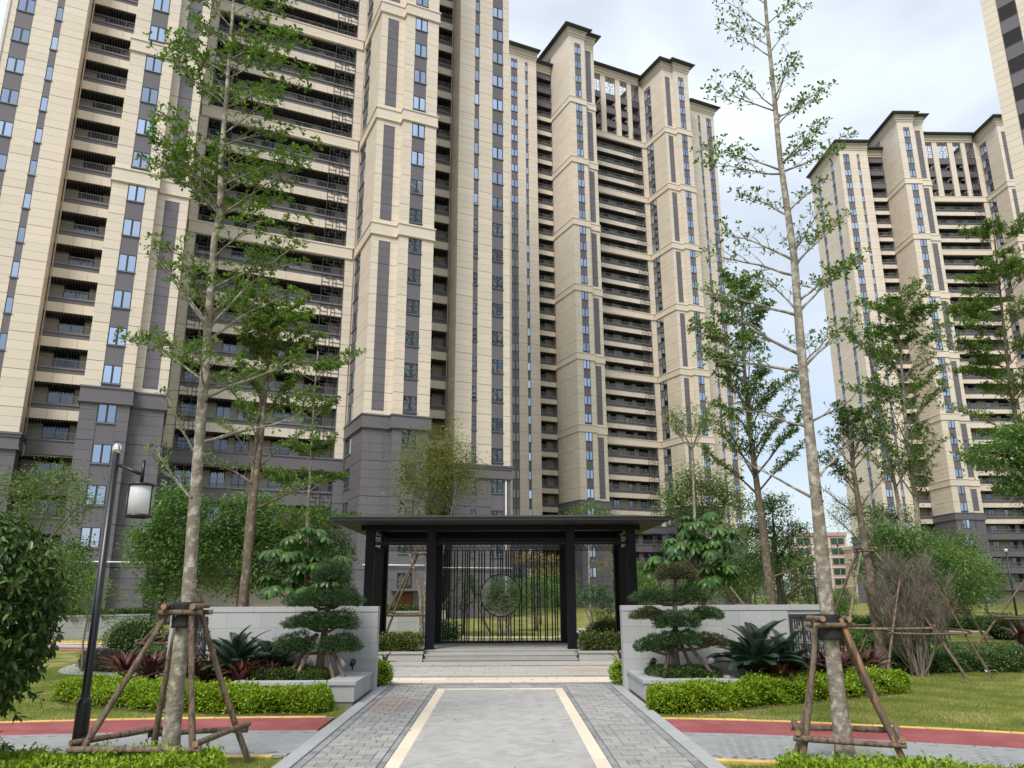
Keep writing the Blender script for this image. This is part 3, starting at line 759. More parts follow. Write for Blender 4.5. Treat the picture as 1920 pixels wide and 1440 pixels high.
for sg in (1, -1):
    def X(a, b_): return sorted((sg*a, sg*b_))
    run(*X(1.985, 2.16), 3.2, 15.03, 0.62, 0.045, 'kerb', 'kerb_stone')
    run(*X(1.885, 1.982), 3.2, 14.96, 0.20, 0.034, 'pavedark', 'edging_sett', gap=0.008)
    run(*X(1.095, 1.165), 3.2, 14.5, 0.20, 0.034, 'pavedark', 'edging_sett', gap=0.008)
    run(*X(0.94, 1.092), 3.2, 14.43, 0.60, 0.037, 'creamstrip', 'border_stone')
    # pairs of bricks laid across, some turned
    x0, x1 = X(1.168, 1.882); nb = 7; du = (x1 - x0) / 3.5
    y = 3.2; r = 0
    while y < 14.9:
        x = x0 - (0.5 * du if r % 2 else 0)
        while x < x1 - 0.01:
            a, c = max(x, x0), min(x + du, x1); zt = 0.034 + random.uniform(-0.0015, 0.0015)
            if c - a > 0.03:
                if random.random() < 0.16 and c - a > 0.15:
                    m_ = (a + c) / 2
                    pieces.append((a + .003, m_ - .003, y + .003, y + 0.197, zt, 'paver', 'paver', 0)); pieces.append((m_ + .003, c - .003, y + .003, y + 0.197, zt, 'paver', 'paver', 0))
                else:
                    for q in (0, 0.1):
                        pieces.append((a + .003, c - .003, y + q + .003, y + q + 0.097, zt + random.uniform(-0.001, 0.001), 'paver', 'paver', 0))
            x += du
        y += 0.2; r += 1
run(-0.937, 0.937, 14.26, 14.43, 0.60, 0.037, 'creamstrip', 'border_stone', 'x')
run(-1.09, 1.09, 14.436, 14.50, 0.2, 0.034, 'pavedark', 'edging_sett', 'x')
for j in range(4): run(-1.16 + (0.1 if j % 2 else 0) - 0.0, 1.16, 14.506 + 0.1*j, 14.604 + 0.1*j, 0.2, 0.034, 'paver', 'paver', 'x')
run(-1.88, 1.88, 14.93, 15.025, 0.2, 0.034, 'pavedark', 'edging_sett', 'x')
# setts of the middle field: herringbone at 45 degrees
s2 = math.sqrt(0.5); a_, b_ = 0.2, 0.1
for i in range(-80, 81):
    for j in range(-80, 81):
        c4 = (i - j) % 4
        if c4 == 0: cu, cv, ang = i*0.1 + 0.1, j*0.1 + 0.05, 0
        elif c4 == 3: cu, cv, ang = i*0.1 + 0.05, j*0.1 + 0.1, 1
        else: continue
        x = (cu - cv) * s2; y = 8.6 + (cu + cv) * s2
        if -1.0 < x < 1.0 and 3.3 < y < 14.30:
            pieces.append((x, y, R(45) + ang * math.pi/2, None, 0.0345 + random.uniform(-0.001, 0.001), 'center', 'sett', 1))
def dist(p): return (p[1] if p[7] else p[2])
order = sorted(range(len(pieces)), key=lambda i: dist(pieces[i]) + (0 if pieces[i][6] in ('kerb_stone', 'border_stone') else 1.5))
seen = [i for i in order if dist(pieces[i]) > 7.7]
quota = {}; own = set()
for i in seen:
    nm = pieces[i][6]
    if quota.get(nm, 0) < 290: quota[nm] = quota.get(nm, 0) + 1; own.add(i)
rest = {}; cache = {}
def chamfer(bm, x0, x1, y0, y1, zt, mi=0, e=0.004, mtx=None):
    vs = [(x0, y0, 0.0), (x1, y0, 0.0), (x1, y1, 0.0), (x0, y1, 0.0), (x0, y0, zt - e), (x1, y0, zt - e), (x1, y1, zt - e), (x0, y1, zt - e),
          (x0 + e, y0 + e, zt), (x1 - e, y0 + e, zt), (x1 - e, y1 - e, zt), (x0 + e, y1 - e, zt)]
    if mtx is not None: vs = [tuple(mtx @ Vector(q)) for q in vs]
    fs = [(0, 1, 5, 4), (1, 2, 6, 5), (2, 3, 7, 6), (3, 0, 4, 7), (4, 5, 9, 8), (5, 6, 10, 9), (6, 7, 11, 10), (7, 4, 8, 11), (8, 9, 10, 11)]
    bm.add(vs, fs, mi)
for i, p in enumerate(pieces):
    if p[7]:
        if i in own:
            if 'sett' not in cache:
                q = MB(); chamfer(q, -0.0975, 0.0975, -0.0475, 0.0475, 0.0345); cache['sett'] = q.mesh('sett', [M['center']])
            o = link('sett', cache['sett'], path, (p[0], p[1], p[4] - 0.0345), p[2])
        else:
            rest.setdefault('sett', (MB(), 'center'))
            chamfer(rest['sett'][0], -0.0975, 0.0975, -0.0475, 0.0475, p[4], 0, 0.004, Matrix.Translation((p[0], p[1], 0)) @ Matrix.Rotation(p[2], 4, 'Z'))
    else:
        w, h = p[1] - p[0], p[3] - p[2]
        if i in own:
            k = (p[6], round(w, 3), round(h, 3), p[5])
            if k not in cache:
                q = MB(); chamfer(q, -w/2, w/2, -h/2, h/2, 0.034); cache[k] = q.mesh(p[6], [M[p[5]]])
            link(p[6], cache[k], path, ((p[0]+p[1])/2, (p[2]+p[3])/2, p[4] - 0.034))
        else:
            rest.setdefault(p[6], (MB(), p[5])); chamfer(rest[p[6]][0], p[0], p[1], p[2], p[3], p[4])
for k, (bm, m_) in rest.items(): tag(bm.build(k, [M[m_]], path), kind='stuff')

plaza = MB(); plaza.box(-3.9, 3.7, 15.034, 19.85, -0.06, 0.012)
plaza = plaza.build('plaza', [M['joint']], None, GO, GR); tag(plaza, kind='structure')
def slabs(parent, x0, x1, y0, y1, sx, sy, m, name, zt=0.034, gap=0.006, off=0.0):
    ny = max(1, round((y1 - y0) / sy)); dy = (y1 - y0) / ny; cch = {}
    for j in range(ny):
        nx = max(1, round((x1 - x0) / sx)); dx = (x1 - x0) / nx
        xs = [x0] + [x0 + dx*(i + (off if j % 2 else 0)) for i in range(1, nx)] + [x1]
        for a, c in zip(xs[:-1], xs[1:]):
            w = round(c - a - gap, 3); k = w
            if k not in cch:
                q = MB(); chamfer(q, -w/2, w/2, -dy/2 + gap/2, dy/2 - gap/2, zt); cch[k] = q.mesh(name, [M[m]])
            link(name, cch[k], parent, ((a + c)/2, y0 + (j + 0.5)*dy, 0))
slabs(plaza, -3.4, 3.3, 15.05, 15.33, 0.4, 0.14, 'pavedark', 'edging_sett')
slabs(plaza, -3.4, 3.3, 15.34, 16.26, 0.9, 0.46, 'creamstrip', 'plaza_slab', off=0.5)
slabs(plaza, -3.4, 3.3, 16.27, 16.56, 0.6, 0.29, 'pavedark', 'edging_sett')
slabs(plaza, -3.05, 2.95, 16.57, 18.60, 0.6, 0.4, 'plazaslab', 'plaza_slab', off=0.5)
slabs(plaza, -3.4, 3.3, 18.61, 18.85, 0.6, 0.24, 'pavedark', 'edging_sett')
slabs(plaza, -3.4, 3.3, 18.86, 19.84, 0.6, 0.49, 'plazaslab', 'plaza_slab', off=0.5)

# ------------------------------------------------------------------ curved running track, stone walk and yellow edging
M['track'] = mat('red_track', (0.29, 0.085, 0.088), 0.9, 0, 0.16, 2.2, 0.4, 260, spec=0.1, detail=10, alt=((0.34, 0.13, 0.125), 'noise', 0.45, 0.8))
M['yellow'] = mat('yellow_kerb', (0.66, 0.45, 0.12), 0.7, 0.12, 0.2, 10, 0.2, 90, alt=((0.50, 0.38, 0.17), 'noise', 0.5, 0.75), detail=8)
M['walk'] = mat('grey_walk_brick', (0.31, 0.31, 0.305), 0.75, 0.16, 0.1, 3, 0.25, 90, spec=0.25, alt=((0.25, 0.26, 0.27), 'island'))
CURVE = [(-13, 8.4), (-10, 10.05), (-8.2, 10.75), (-6.74, 11.05), (-4.5, 11.33), (-2.3, 11.42), (0, 11.38), (2, 11.18), (3.33, 10.93), (4.85, 10.42), (6.0, 9.95), (8, 8.95), (11, 6.9)]
def catmull(pts, n=12):
    out = []; P = [np.array(p, float) for p in pts]; P = [2*P[0]-P[1]] + P + [2*P[-1]-P[-2]]
    for i in range(1, len(P) - 2):
        for k in range(n):
            t = k / n; a, b_, c, d = P[i-1], P[i], P[i+1], P[i+2]
            out.append(0.5 * (2*b_ + (c-a)*t + (2*a-5*b_+4*c-d)*t*t + (3*b_-a-3*c+d)*t**3))
    out.append(P[-2]); return np.array(out)
CC = catmull(CURVE); seg = np.linalg.norm(np.diff(CC, axis=0), axis=1); CS = np.concatenate([[0], np.cumsum(seg)])
def along(s_, off):      # point at arc length s_, offset toward the camera
    x, y = np.interp(s_, CS, CC[:, 0]), np.interp(s_, CS, CC[:, 1])
    x2, y2 = np.interp(s_ + 0.05, CS, CC[:, 0]), np.interp(s_ + 0.05, CS, CC[:, 1]); x1, y1 = np.interp(s_ - 0.05, CS, CC[:, 0]), np.interp(s_ - 0.05, CS, CC[:, 1])
    d = np.array([x2 - x1, y2 - y1]); d /= np.linalg.norm(d)
    return (x + d[1]*off, y - d[0]*off, math.atan2(d[1], d[0]))
def s_at_x(x): return float(np.interp(x, CC[:, 0], CS))
def ribbon(name, spans, o0, o1, zt, m):
    bm = MB()
    for a, c in spans:
        n = max(2, int((c - a) / 0.25)); vs = []
        for i in range(n + 1):
            s_ = a + (c - a) * i / n
            p, q = along(s_, o0), along(s_, o1)
            vs += [(p[0], p[1], zt), (q[0], q[1], zt), (p[0], p[1], -0.05), (q[0], q[1], -0.05)]
        fs = []
        for i in range(n):
            k = 4*i; fs += [(k, k+1, k+5, k+4), (k+2, k, k+4, k+6), (k+1, k+3, k+7, k+5)]
        bm.add(vs, fs)
    o = bm.build(name, [M[m]]); return tag(o, kind='structure')
LX, RX = -2.43, 1.90
SPL = (s_at_x(-12.5), s_at_x(LX))
SPLB = (SPL[0], s_at_x(-2.2)); SPR = (s_at_x(RX), s_at_x(10.5))
ribbon('running_track', [SPL, SPR], 0.09, 1.12, 0.018, 'track')
walk = ribbon('stone_walk', [SPL, (s_at_x(1.93), SPR[1])], 1.125, 2.62, 0.010, 'joint')
wb = []
for a, c in (SPLB, SPR):
    n_ = int((c - a) / 0.2)
    for i in range(n_):
        wb.append((a + (i + 0.5) * (c - a) / n_, 1.178, 0.0)); wb.append((a + (i + 0.5) * (c - a) / n_, 2.565, 0.0))
    for i in range(-10, int((c - a) / 0.07) + 30):
        for j in range(-int((c - a) / 0.07) - 30, 40):
            c4 = (i - j) % 4
            if c4 == 0: cu, cv, ang = i*0.1 + 0.1, j*0.1 + 0.05, 0.0
            elif c4 == 3: cu, cv, ang = i*0.1 + 0.05, j*0.1 + 0.1, math.pi/2
            else: continue
            ss, oo = (cu - cv) * s2, (cu + cv) * s2
            if 0.05 < ss < c - a - 0.02 and 1.29 < oo < 2.46: wb.append((a + ss, oo, -R(45) - ang))
q = MB(); chamfer(q, -0.0975, 0.0975, -0.0475, 0.0475, 0.026); WBM = q.mesh('walk_brick', [M['walk']])
wb = [w_ for w_ in wb if not (-2.36 < along(w_[0], w_[1])[0] < 1.97)]
wb.sort(key=lambda q: abs(along(q[0], 0)[0])); wr = MB()
for i, (s_, o_, an2) in enumerate(wb):
    x, y, an = along(s_, o_)
    if i < 295: link('walk_brick', WBM, walk, (x, y, 0), an + an2)
    else: chamfer(wr, -0.0975, 0.0975, -0.0475, 0.0475, 0.026, 0, 0.004, Matrix.Translation((x, y, 0)) @ Matrix.Rotation(an + an2, 4, 'Z'))
tag(wr.build('walk_brick', [M['walk']], walk), kind='stuff')
q = MB(); chamfer(q, -0.147, 0.147, -0.042, 0.042, 0.03); YB = q.mesh('edging_brick', [M['yellow']])
edge = MB(); edge.box(-0.001, 0.001, -0.001, 0.001, -0.02, -0.01)
for nm, off, spans in (('yellow_edging', 0.042, (SPL, SPR)), ('yellow_edging', 2.67, (SPL, (s_at_x(1.95), SPR[1])))):
    bb = MB()
    for a, c in spans:
        n = int((c - a) / 0.25)
        for i in range(n):
            p, q0 = along(a + i*(c-a)/n, off - 0.045), along(a + i*(c-a)/n, off + 0.045); p2, q2 = along(a + (i+1)*(c-a)/n, off - 0.045), along(a + (i+1)*(c-a)/n, off + 0.045)
            bb.add([(p[0], p[1], 0.014), (q0[0], q0[1], 0.014), (q2[0], q2[1], 0.014), (p2[0], p2[1], 0.014)], [(0, 1, 2, 3)])
    eo = tag(bb.build(nm, [M['joint']]), kind='structure')
    for a, c in spans:
        s_ = a + 0.15
        while s_ < c - 0.1:
            x, y, an = along(s_, off)
            link('edging_brick', YB, eo, (x, y, random.uniform(-0.002, 0.002)), an + random.uniform(-0.01, 0.01)); s_ += 0.3

# ------------------------------------------------------------------ gate pavilion
M['black'] = mat('black_metal', (0.0042, 0.005, 0.0078), 0.42, 0.06, 0.12, 2.0, 0.05, 30, spec=0.2)
M['fascia'] = mat('dark_fascia', (0.019, 0.0175, 0.023), 0.45, 0.02, 0.06, 1.5)
M['roofsoffit'] = mat('pavilion_soffit', (0.042, 0.040, 0.037), 0.6, 0.02, 0.08, 1.2)
M['stepstone'] = mat('step_granite', (0.34, 0.33, 0.31), 0.65, 0.08, 0.14, 2.5, 0.15, 120)
pav = thing('gate_pavilion', 'black metal gate pavilion with flat roof, slatted sides and a round moon opening', 'pavilion', gw(0, 20.45), GR)
PZ = 0.27
b = MB(); b.box(-4.2, 4.2, 0.0, 3.75, -0.05, PZ - 0.03); b.build('plinth', [M['stepstone']], pav)
slabs(pav, -4.2, 4.2, 0.0, 3.75, 0.6, 0.62, 'stepstone', 'floor_slab', 0.03, 0.006, 0.5)
for o in list(pav.children):
    if o.name.startswith('floor_slab'): o.location.z = PZ - 0.03
for i in range(3):
    b = MB(); zt = 0.09 * (i + 1) - 0.001 * (i == 2); y0 = -0.60 + 0.28*i
    b.box(-1.86, 1.86, y0 + 0.012, 0.0 - 0.001 if i < 2 else -0.001, 0.0 if i == 0 else 0.09*i, zt - 0.03); b.box(-1.88, 1.88, y0, 0.0 - 0.002, zt - 0.029, zt)
    b.build('step', [M['stepstone']], pav)
for sg in (1, -1):
    x0, x1 = sorted((sg*1.90, sg*4.2))
    b = MB(); b.box(x0, x1, -0.58, -0.46, 0, 0.215); b.box(x0, x1, -0.455, -0.01, 0, 0.19, 1); b.box(x0, x0 + 0.1, -0.457, -0.012, 0, 0.214); b.box(x1 - 0.1, x1, -0.457, -0.012, 0, 0.214)
    o = b.build('planter', [M['stepstone'], M['soil']], pav)
    b = MB(); b.box(x0 - 0.02, x1 + 0.02, -0.61, -0.44, 0.216, 0.262); b.build('coping', [M['stepstone']], o)
def column(x, y, h0, h1):
    b = MB(); w, d = 0.21, 0.26
    b.box(x - w/2, x + w/2, y, y + d, h0, h1); b.box(x - w/2 - 0.02, x + w/2 + 0.02, y - 0.02, y + d + 0.02, h0, h0 + 0.04)
    z = h0 + 0.10; r = 0
    while z < h1 - 0.3:
        for i in range(2):
            xa = x - w/2 + 0.012 + i * (w - 0.02)/2
            b.box(xa, xa + (w - 0.02)/2 - 0.008, y - 0.006, y + 0.001, z, z + 0.058)
        for sg in (1, -1):
            for i in range(2):
                ya = y + 0.014 + i * (d - 0.02)/2
                b.box(x + sg*(w/2 - 0.001), x + sg*(w/2 + 0.006), ya, ya + (d - 0.02)/2 - 0.008, z, z + 0.058)
        z += 0.068; r += 1
    return b
for x in (-3.38, -1.80, 1.80, 3.38):
    column(x, 0.02, PZ, 3.2).build('column', [M['black']], pav); column(x, 2.5, PZ, 3.2).build('column', [M['black']], pav)
b = MB()
b.box(-3.62, 3.62, 0.03, 0.27, 3.201, 3.34); b.box(-3.62, 3.62, 2.51, 2.75, 3.201, 3.34)
for x in (-3.38, 3.38): b.box(x - 0.09, x + 0.09, 0.272, 2.508, 3.2, 3.34)
b.build('beam', [M['black']], pav)
b = MB(); b.box(-3.27, 3.27, 2.54, 2.70, 3.06, 3.20); b.build('beam', [M['black']], pav)
b = MB(); b.box(-3.30, 3.30, 0.10, 0.16, 2.84, 2.89); b.build('tie_bar', [M['black']], pav)
def frieze(x0, x1, y, z0, z1, nm):
    b = MB(); n = max(2, round((x1 - x0) / 0.155)); d = (x1 - x0) / n
    b.box(x0, x1, y, y + 0.04, z0, z0 + 0.02); b.box(x0, x1, y, y + 0.04, z1 - 0.02, z1)
    h = z1 - z0
    for i in range(n):
        xa = x0 + i*d
        b.box(xa, xa + 0.012, y + 0.005, y + 0.035, z0 + 0.02, z1 - 0.02)
        b.box(xa + d*0.25, xa + d*0.33, y + 0.005, y + 0.035, z0 + h*0.25, z1 - 0.02); b.box(xa + d*0.66, xa + d*0.74, y + 0.005, y + 0.035, z0 + 0.02, z0 + h*0.75)
        b.box(xa + d*0.25, xa + d*0.9, y + 0.006, y + 0.034, z0 + h*0.48, z0 + h*0.56)
        b.box(xa + d*0.34, xa + d*0.9, y + 0.006, y + 0.034, z0 + h*0.25, z0 + h*0.32)
    b.build(nm, [M['black']], pav)
for a, c in ((-3.27, -1.91), (-1.69, 1.69), (1.91, 3.27)):
    frieze(a, c, 2.6, 2.81, 3.0, 'lattice_frieze'); frieze(a, c, 0.11, 2.895, 3.0, 'lattice_frieze')
for sg in (1, -1):
    for i in range(30):
        y = 0.32 + i * 0.0735
        b = MB(); b.box(-0.03, 0.03, -0.018, 0.018, PZ + 0.06, 2.78)
        if i == 0: slat_me = b.mesh('slat', [M['black']])
        link('slat', slat_me, pav, (sg*3.38, y, 0))
    b = MB()
    for z in (PZ, 2.78): b.box(sg*3.38 - 0.04, sg*3.38 + 0.04, 0.28, 2.5, z, z + 0.06)
    b.box(sg*3.38 - 0.012, sg*3.38 + 0.012, 0.285, 2.495, PZ + 0.06, 2.778)
    b.build('slat_frame', [M['black']], pav)
# gate screen: irregular bars, cut by a ring
RX0, RZ0, RR = -0.01, 1.56, 0.58
rs = random.Random(11); x = -1.64
bars = []
while x < 1.64:
    k = rs.choice((1, 2, 2, 3, 1)); 
    for q in range(k): bars.append(x); x += rs.choice((0.058, 0.066, 0.08))
    x += rs.choice((0.02, 0.05, 0.085))
for xb in bars:
    if xb > 1.66: continue
    spans = [(PZ + 0.05, 2.81)]
    if abs(xb - RX0) < RR:
        h = math.sqrt(RR**2 - (xb - RX0)**2); spans = [(PZ + 0.05, RZ0 - h), (RZ0 + h, 2.81)]
    for z0, z1 in spans:
        b = MB(); b.box(-0.0165, 0.0165, -0.02, 0.02, z0, z1); b.build('screen_bar', [M['black']], pav, (xb, 2.62, 0))
b = MB(); pts = [(RX0 + RR*math.cos(2*math.pi*i/48), 2.62, RZ0 + RR*math.sin(2*math.pi*i/48)) for i in range(49)]
vs = []; fs = []
for i in range(48):
    a = 2*math.pi*i/48
    for r_, y_ in ((RR - 0.013, 2.595), (RR + 0.013, 2.595), (RR + 0.013, 2.645), (RR - 0.013, 2.645)): vs.append((RX0 + r_*math.cos(a), y_, RZ0 + r_*math.sin(a)))
for i in range(48):
    j = (i + 1) % 48
    for k in range(4): fs.append((4*i + k, 4*i + (k+1) % 4, 4*j + (k+1) % 4, 4*j + k))
b.add(vs, fs); b.build('moon_ring', [M['black']], pav)
b = MB(); b.box(-1.69, 1.69, 2.59, 2.65, PZ + 0.0, PZ + 0.05); b.build('screen_sill', [M['black']], pav)
b = MB(); b.box(-4.17, 4.17, -1.07, 3.75, 3.343, 3.36, 1); b.box(-4.2, 4.2, -1.1, 3.78, 3.361, 3.44, 0); b.frustum((-4.2, 4.2, -1.1, 3.78), 3.441, (-3.4, 3.4, -0.3, 3.0), 3.56, 0)
b.box(-4.22, 4.22, -1.12, 3.8, 3.43, 3.447, 0)
b.build('roof', [M['fascia'], M['roofsoffit']], pav)

# ------------------------------------------------------------------ granite walls, benches
M['granite'] = mat('pale_granite', (0.385, 0.39, 0.392), 0.6, 0.07, 0.13, 1.8, 0.08, 160, spec=0.3, detail=8)
M['granitejoint'] = mat('granite_joint', (0.30, 0.30, 0.30), 0.9, 0, 0.1)
M['granitedark'] = mat('dark_granite', (0.19, 0.195, 0.20), 0.55, 0.04, 0.08, 8)
M['bronze'] = mat('dark_bronze_lattice', (0.035, 0.030, 0.030), 0.5, 0.02, 0.05)
def key_lattice(w, h):
    b = MB(); t = 0.005
    ncol = 3; cw = w / ncol; f = 0.020
    for i in range(ncol + 1): b.box(i*cw - f - w/2, i*cw + f - w/2, -0.03, 0.02, 0, h)
    for z in (0, h - 2*f): b.box(-w/2 - f, w/2 + f, -0.034, 0.016, z, z + 2*f)
    for i in range(ncol):
        x0 = i*cw - w/2 + f; ww = cw - 2*f; mir = -1 if i % 2 else 1
        n = 5; dh = (h - 4*f) / n
        def vb(u, z0, z1): 
            xx = x0 + (u if mir > 0 else 1 - u) * ww; b.box(xx - t, xx + t, -0.02, 0.01, z0, z1)
        def hb(u0, u1, z):
            xa, xb = sorted((x0 + (u0 if mir > 0 else 1 - u0) * ww, x0 + (u1 if mir > 0 else 1 - u1) * ww)); b.box(xa, xb, -0.018, 0.008, z - t, z + t)
        for k in range(n):
            z = 2*f + k*dh
            vb(0.5, z + dh*0.14, z + dh*0.9); hb(0.0, 0.5, z + dh*0.9); hb(0.5, 1.0, z + dh*0.12)
            vb(0.25, z + dh*0.1, z + dh*0.7); hb(0.25, 0.5, z + dh*0.4); vb(0.75, z + dh*0.32, z + dh*0.92); hb(0.5, 0.75, z + dh*0.62)
            hb(0.0, 0.25, z + dh*0.1); hb(0.75, 1.0, z + dh*0.92)
    return b
def garden_wall(sg, x_in, x_out, lat0, lat1, label):
    root = thing('granite_wall', label, 'wall', gw(0, 14.15), GR, 'garden walls flanking the path')
    x0, x1 = sorted((sg*x_in, sg*x_out)); H, D_ = 1.33, 0.24
    l0, l1 = sorted((sg*lat0, sg*lat1))
    b = MB(); b.box(x0 + 0.02, x1 - 0.02, 0.03, D_ - 0.03, 0, H - 0.003); b.build('core', [M['granitejoint']], root)
    cch = {}; ph = 0.266; xin = sorted((sg*(x_in), sg*(lat0 - 0.0)))
    for r in range(5):
        z0 = r * ph; n = 5; w = (xin[1] - xin[0]) / n
        xs = [xin[0]] + [xin[0] + w*(i + (0.0 if r % 2 else -0.45)) for i in range(1, n + (0 if r % 2 else 1))] + [xin[1]]
        for a, c in zip(xs[:-1], xs[1:]):
            if c - a < 0.05: continue
            k = round(c - a, 3)
            if k not in cch:
                q = MB(); g_ = 0.0015
                q.box(-k/2 + g_, k/2 - g_, 0, 0.04, g_, ph - g_); cch[k] = q.mesh('wall_slab', [M['granite']])
            link('wall_slab', cch[k], root, ((a + c)/2, random.uniform(-0.002, 0.001), z0))
    for r in range(5):
        q = MB(); q.box(-0.02, 0.02, 0.041, D_ - 0.04, 0.0025, ph - 0.0025); q.build('wall_slab', [M['granite']], root, (sg*x_in + sg*0.022, 0, r*ph))
    q = MB(); q.box(x0 + 0.002, x1 - 0.002, D_ - 0.04, D_, 0, H - 0.004); q.build('rear_facing', [M['granite']], root)
    n = 5; w = (x1 - x0) / n; cm = MB(); cm.box(-w/2 + 0.002, w/2 - 0.002, -0.012, D_ + 0.012, 0, 0.085); cme = cm.mesh('coping_stone', [M['granite']])
    for i in range(n): link('coping_stone', cme, root, (x0 + (i + 0.5)*w, 0, H))
    kl = key_lattice(abs(lat1 - lat0) - 0.08, 1.20).build('lattice_panel', [M['bronze']], root, ((l0 + l1)/2, -0.01, 0.06))
    q = MB(); q.box(l0, l1, 0.02, 0.05, 0, H - 0.005); q.build('lattice_back', [M['granite']], root)
    xo = sg * x_out
    q = MB(); q.box(*sorted((xo, sg*lat1)), 0, 0.045, 0, H - 0.006); q.build('wall_slab', [M['granite']], root)
    return root
garden_wall(-1, 2.13, 5.72, 5.06, 5.66, 'pale granite wall left of the path, dark lattice panel at its outer end')
garden_wall(1, 2.13, 5.84, 5.04, 5.76, 'pale granite wall right of the path, dark lattice panel at its outer end')
def bench(sg, xl, label):
    root = thing('stone_planter', label, 'planter', gw(0, 12.55), GR, 'raised stone planters before the walls')
    xi = 2.185; x0, x1 = sorted((sg*xi, sg*xl)); Dp, H = 1.585, 0.30
    b = MB(); b.box(x0 + 0.03, x1 - 0.03, 0.03, Dp, -0.02, 0.06); b.build('plinth', [M['granitedark']], root)
    n = 4; w = (x1 - x0 - 0.02) / n
    for i in range(n):
        q = MB(); q.box(x0 + 0.01 + i*w + 0.003, x0 + 0.01 + (i+1)*w - 0.003, 0.012, 0.05, 0.062, H - 0.002)
        dark = (i == 1 if sg < 0 else False)
        q.build('face_slab', [M['granitedark' if dark else 'granite']], root)
    for sx in (x0, x1):
        sgn = 1 if sx == x0 else -1
        for j in range(2):
            q = MB(); q.box(sx + sgn*0.012, sx + sgn*0.05, 0.052 + j*(Dp - 0.06)/2 + 0.003, 0.052 + (j+1)*(Dp - 0.06)/2 - 0.003, 0.062, H - 0.002); q.build('face_slab', [M['granite']], root)
    b = MB(); b.box(x0 + 0.06, x1 - 0.06, 0.06, Dp, 0.05, H - 0.01); b.build('soil_bed', [M['soil']], root)
    for q0, q1, r0, r1 in ((x0 - 0.01, x1 + 0.01, -0.015, 0.24), (*((x1 - 0.46, x1 + 0.01) if sg < 0 else (x0 - 0.01, x0 + 0.34)), 0.243, Dp), (*((x0 - 0.01, x0 + 0.12) if sg < 0 else (x1 - 0.12, x1 + 0.01)), 0.243, Dp)):
        q = MB(); q.box(q0, q1, r0, r1, H, H + 0.05); q.build('coping_stone', [M['granite']], root)
    return root
bench(-1, 4.06, 'raised granite planter under the clipped pine left of the path')
bench(1, 3.66, 'raised granite planter under the clipped pine right of the path')
# low retaining wall with bed before the left tower
def low_wall(pts, label):
    root = thing('low_wall', label, 'wall', (0, 0, 0), 0, 'low walls before the near tower')
    for (x0, y0), (x1, y1) in zip(pts[:-1], pts[1:]):
        L_ = math.hypot(x1 - x0, y1 - y0); an = math.atan2(y1 - y0, x1 - x0); n = max(1, round(L_ / 1.2)); w = L_ / n
        for r in range(2):
            q = MB(); q.box(0.004, w - 0.004, 0, 0.2, 0.0 + r*0.4 + 0.003, r*0.4 + 0.397); me = q.mesh('wall_slab', [M['granite']])
            for i in range(n): link('wall_slab', me, root, (x0 + math.cos(an)*w*i, y0 + math.sin(an)*w*i, 0), an)
        q = MB(); q.box(0, L_, -0.02, 0.24, 0.8, 0.86); q.build('coping_stone', [M['granite']], root, (x0, y0, 0), an)
    return root
low_wall([(-19.0, 29.2), (-14.6, 32.6)], 'low pale wall with hedge on top behind the black lamp post')
low_wall([(-8.0, 34.2), (-3.0, 36.4)], 'low pale wall seen between the left pavilion columns')

# ------------------------------------------------------------------ the tower opposite, behind the viewer: what the lower windows mirror
opp = thing('apartment_tower', 'cream tower behind the viewer, seen only mirrored in the windows', 'apartment tower', (66, -12, 0), R(43), 'apartment towers of the estate')
b = MB(); b.box(-24, 24, -14, 0, -0.6, 100); b.build('wall', [M['cream']], opp)
b = MB()
for k in range(32):
    for i in range(9): b.box(-22.4 + i*5.6 - 1.5, -22.4 + i*5.6 + 1.5, -0.05, 0.05, 1.2 + 3*k, 2.9 + 3*k)
tag(b.build('window_row', [M['doorglass']], opp), kind='stuff')
b = MB()
for i in range(8): b.box(-19.6 + i*5.6 - 0.5, -19.6 + i*5.6 + 0.5, -0.05, 0.06, 0, 98)
tag(b.build('grey_strip', [M['grey']], opp), kind='stuff')
# ------------------------------------------------------------------ plants: materials
M['bark_pale'] = mat('pale_bark', (0.215, 0.185, 0.148), 0.88, 0, 0.20, 13, 0.6, 34, spec=0.12, alt=((0.41, 0.38, 0.32), 'noise', 0.47, 0.66), detail=9)
M['bark_brown'] = mat('brown_bark', (0.135, 0.105, 0.075), 0.9, 0.05, 0.2, 8, 0.5, 40, spec=0.1, alt=((0.24, 0.215, 0.17), 'noise', 0.5, 0.7), detail=6)
M['bark_dark'] = mat('dark_bark', (0.06, 0.048, 0.038), 0.9, 0.05, 0.2, 8, 0.4, 40, spec=0.1)
M['twig'] = mat('grey_twig', (0.19, 0.165, 0.13), 0.9, 0.15, 0.1, 5, spec=0.1)
M['peeled'] = mat('peeled_wood', (0.34, 0.185, 0.085), 0.8, 0.05, 0.2, 3, 0.6, 24, alt=((0.13, 0.09, 0.062), 'noise', 0.44, 0.52), stretch=(5, 5, 1))
M['stake'] = mat('stake_wood', (0.255, 0.190, 0.142), 0.9, 0.22, 0.25, 5, 0.9, 24, spec=0.1, alt=((0.115, 0.083, 0.062), 'noise', 0.40, 0.62), stretch=(5, 5, 1), detail=6)
M['stake_cut'] = mat('cut_wood', (0.28, 0.18, 0.10), 0.8, 0.1, 0.15, 9, 0.2, 30)
M['wrap'] = mat('black_wrap', (0.02, 0.02, 0.02), 0.8, 0, 0.3, 30, 0.6, 60)
LF = {}
LF['term'] = leafmat('leaf_terminalia', (0.055, 0.114, 0.022), (0.156, 0.258, 0.048), 0.33, 0.42, 0.4, (0.264, 0.348, 0.084))
